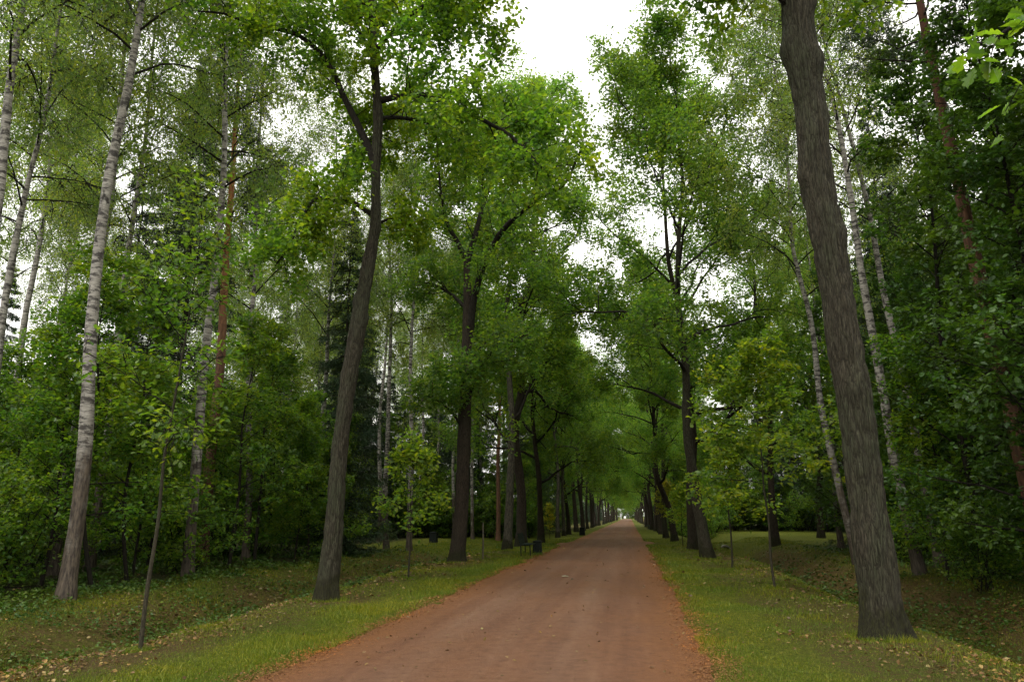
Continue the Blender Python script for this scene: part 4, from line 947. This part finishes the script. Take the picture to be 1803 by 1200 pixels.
# ------------------------------------------------------------------ grass, herbs and leaf litter
def depth_sample(rng, n, a, b, p=1.0):
    u = rng.random(n); return 1 / (1 / a - u * (1 / a - 1 / b))
BLADE = (A_([[-.5, 0, 0], [.5, 0, 0], [0, 1, .18]]), [[0, 1, 2]])
rng = np.random.default_rng(71)
def patch(x, y, s=1.0, ph=0): return .5 + .25 * np.sin(x * 1.9 * s + 1.3 * np.sin(y * .8 * s + ph)) + .25 * np.sin(y * 1.4 * s + 1.7 * np.sin(x * 1.1 * s + 2 + ph))
def blades(name, n, xr, yr, hmin, hmax, mat, keep, label, cat, wscale=1.0):
    y = depth_sample(rng, n, *yr); x = rng.uniform(*xr, n)
    k = inview_np(x, y) & (rng.random(n) < keep(x, y)); x, y = x[k], y[k]; m = len(x)
    d = np.hypot(x, y); sc = np.clip(d / 11, .8, 3.5)
    P = np.stack([x, y, terr(x, y) - .005], -1)
    D = UP + rng.normal(0, .42, (m, 3)); N = rng.normal(0, 1, (m, 3))
    h = rng.uniform(hmin, hmax, m) * (.45 + 1.2 * patch(x, y, 1.3) ** 2) * np.where(rng.random(m) < .05, 2.2, 1.0) * np.clip(d / 16, .9, 1.6)
    D = unit(D); side = unit(np.cross(D, N)); N2 = np.cross(side, D)
    w = (.008 * sc * wscale)[:, None]
    V = np.stack([P - side * w * .5, P + side * w * .5, P + D * h[:, None] + N2 * h[:, None] * .25], 1)
    b = MB(); b.add(V.reshape(-1, 3), np.arange(m * 3).reshape(-1, 3)); q = obj(name, b.mesh(name, [mat])); tag(q, label, cat, kind='stuff')
def inview_np(x, y): return (x > -.95 * y - .6) & (x < .52 * y + .6)
def keep_grass(x, y):
    lu, li2, fo2 = zones(x, y); l, r = road_edges(y)
    on = (x > l + .26 * (patch(x * 2, y, 3.1) - .35) * patch(x, y, 1.7)) & (x < r - .26 * (patch(x * 2, y, 2.7) - .35) * patch(x, y, 1.9))
    return np.where(on, 0, np.clip(.45 + .65 * lu - .6 * li2 * patch(x, y, .7) - .4 * fo2, .08, 1) * (.35 + .75 * patch(x, y, .8, 1)))
blades('grass', 720000, (-12, -3.6), (6.0, 60), .02, .06, M['grass'], keep_grass, 'short green grass along the left edge of the gravel road', 'grass')
blades('grass', 640000, (.7, 10), (6.0, 60), .02, .06, M['grass'], keep_grass, 'short green grass along the right edge of the gravel road', 'grass')
def scatter_leaves(name, n, xr, yr, size, mat, tmpl, keep, label, cat, lift, tilt, updir):
    y = depth_sample(rng, n, *yr); x = rng.uniform(*xr, n); k = inview_np(x, y) & (rng.random(n) < keep(x, y)); x, y = x[k], y[k]; m = len(x)
    P = np.stack([x, y, terr(x, y) + rng.uniform(*lift, m)], -1)
    D = np.stack([rng.normal(0, 1, m), rng.normal(0, 1, m), rng.normal(updir, .25, m)], -1); N = UP + rng.normal(0, tilt, (m, 3))
    b = MB(); b.leaves(P, D, N, rng.uniform(*size, m) * np.clip(np.hypot(x, y) / 16, .8, 1.8), tmpl, 0)
    q = obj(name, b.mesh(name, [mat])); tag(q, label, cat, kind='stuff')
def keep_litter(x, y):
    lu, li2, fo2 = zones(x, y); l, r = road_edges(y); on = (x > l) & (x < r)
    return np.where(on, .012, np.clip(.10 + .9 * li2 - .1 * lu, .04, 1) * patch(x, y, .9, 2) ** 1.5)
scatter_leaves('leaf_litter', 125000, (-14, 12), (6.5, 50), (.03, .08), M['litter'], LEAF4, keep_litter, 'brown and yellow fallen leaves strewn over the verges', 'fallen leaves', (.012, .045), .35, .05)
def keep_cover_l(x, y): return np.clip(np.exp(-((x + 8.7) / 1.5) ** 2) + .8 * sstep(-10, -11.2, x), 0, 1) * np.clip(patch(x, y, 1.1) * 1.5 - .15, 0, 1) * (1 - .8 * sstep(34, 40, y))
def keep_cover_r(x, y): return np.clip(np.exp(-((x - 6.4) / 1.2) ** 2) + .8 * sstep(7.8, 9, x), 0, 1) * np.clip(patch(x, y, 1.2) * 1.5 - .15, 0, 1) * (1 - .8 * sstep(36, 46, y))
scatter_leaves('ground_cover', 110000, (-22, -6.6), (9, 45), (.03, .075), M['cover'], LEAF4, keep_cover_l, 'low green herbs covering the left ditch and wood floor', 'ground cover', (.01, .14), .5, .25)
scatter_leaves('ground_cover', 100000, (4.9, 18), (9, 45), (.03, .075), M['cover'], LEAF4, keep_cover_r, 'low green herbs covering the right ditch and wood floor', 'ground cover', (.01, .14), .5, .25)
# grass and litter pressed round the trunk feet, grit spilled from the road edges
FEET = [(3.47,12.2,.42),(-6.13,15.86,.30),(-6.24,28.8,.42),(3.08,33.4,.42),(3.11,41,.42),(-10.99,14.6,.22),(-11.89,20.5,.22),(-5.87,38.4,.32),(-5.96,44.1,.42),(-6.18,9.71,.07),(3.25,19.4,.06),(3.18,26.5,.06),(-5.99,21.4,.05)]
fx, fy = [], []
for a, b_, r_ in FEET:
    k_ = int(500 + 2200 * r_); th = rng.uniform(0, 2 * math.pi, k_); rr_ = r_ * rng.uniform(.85, 1.0, k_) + np.abs(rng.normal(0, .10, k_)); fx.append(a + rr_ * np.cos(th)); fy.append(b_ + rr_ * np.sin(th))
fx, fy = np.concatenate(fx), np.concatenate(fy); m = len(fx)
P = np.stack([fx, fy, terr(fx, fy) - .01], -1); D = unit(UP + rng.normal(0, .4, (m, 3))); N = rng.normal(0, 1, (m, 3)); side = unit(np.cross(D, N))
h = (rng.uniform(.03, .13, m) * (.4 + .9 * patch(fx * 4, fy * 4)))[:, None]; w = (.008 * np.clip(fy / 11, .8, 3))[:, None]
b = MB(); b.add(np.stack([P - side * w * .5, P + side * w * .5, P + D * h], 1).reshape(-1, 3), np.arange(m * 3).reshape(-1, 3))
tag(obj('grass', b.mesh('grass', [M['grass']])), 'longer unmown grass tufts round the feet of the trunks', 'grass', kind='stuff')
n_ = 26000; yy = depth_sample(rng, n_, 6.5, 45); l_, r_ = road_edges(yy); left = rng.random(n_) < .5
xx = np.where(left, l_ + rng.normal(0, .16, n_), r_ + rng.normal(0, .16, n_))
P = np.stack([xx, yy, terr(xx, yy) + .012 + rng.uniform(0, .012, n_)], -1)
b = MB(); b.leaves(P, np.stack([rng.normal(0, 1, n_), rng.normal(0, 1, n_), rng.normal(0, .15, n_)], -1), UP + rng.normal(0, .25, (n_, 3)), rng.uniform(.012, .04, n_) * np.clip(yy / 14, .8, 2), LEAF2, 0)
grit = leaf_mat('grit', [(.11,.045,.016),(.17,.07,.024),(.24,.11,.04)], trans=0.0, gloss=.1)
tag(obj('grit', b.mesh('grit', [grit])), 'reddish grit spilled along the grassy edges of the road', 'grit', kind='stuff')
print('TRIS', sum(len(m.loops) - 2 * len(m.polygons) for m in bpy.data.meshes), 'OBJS', len(bpy.data.objects))
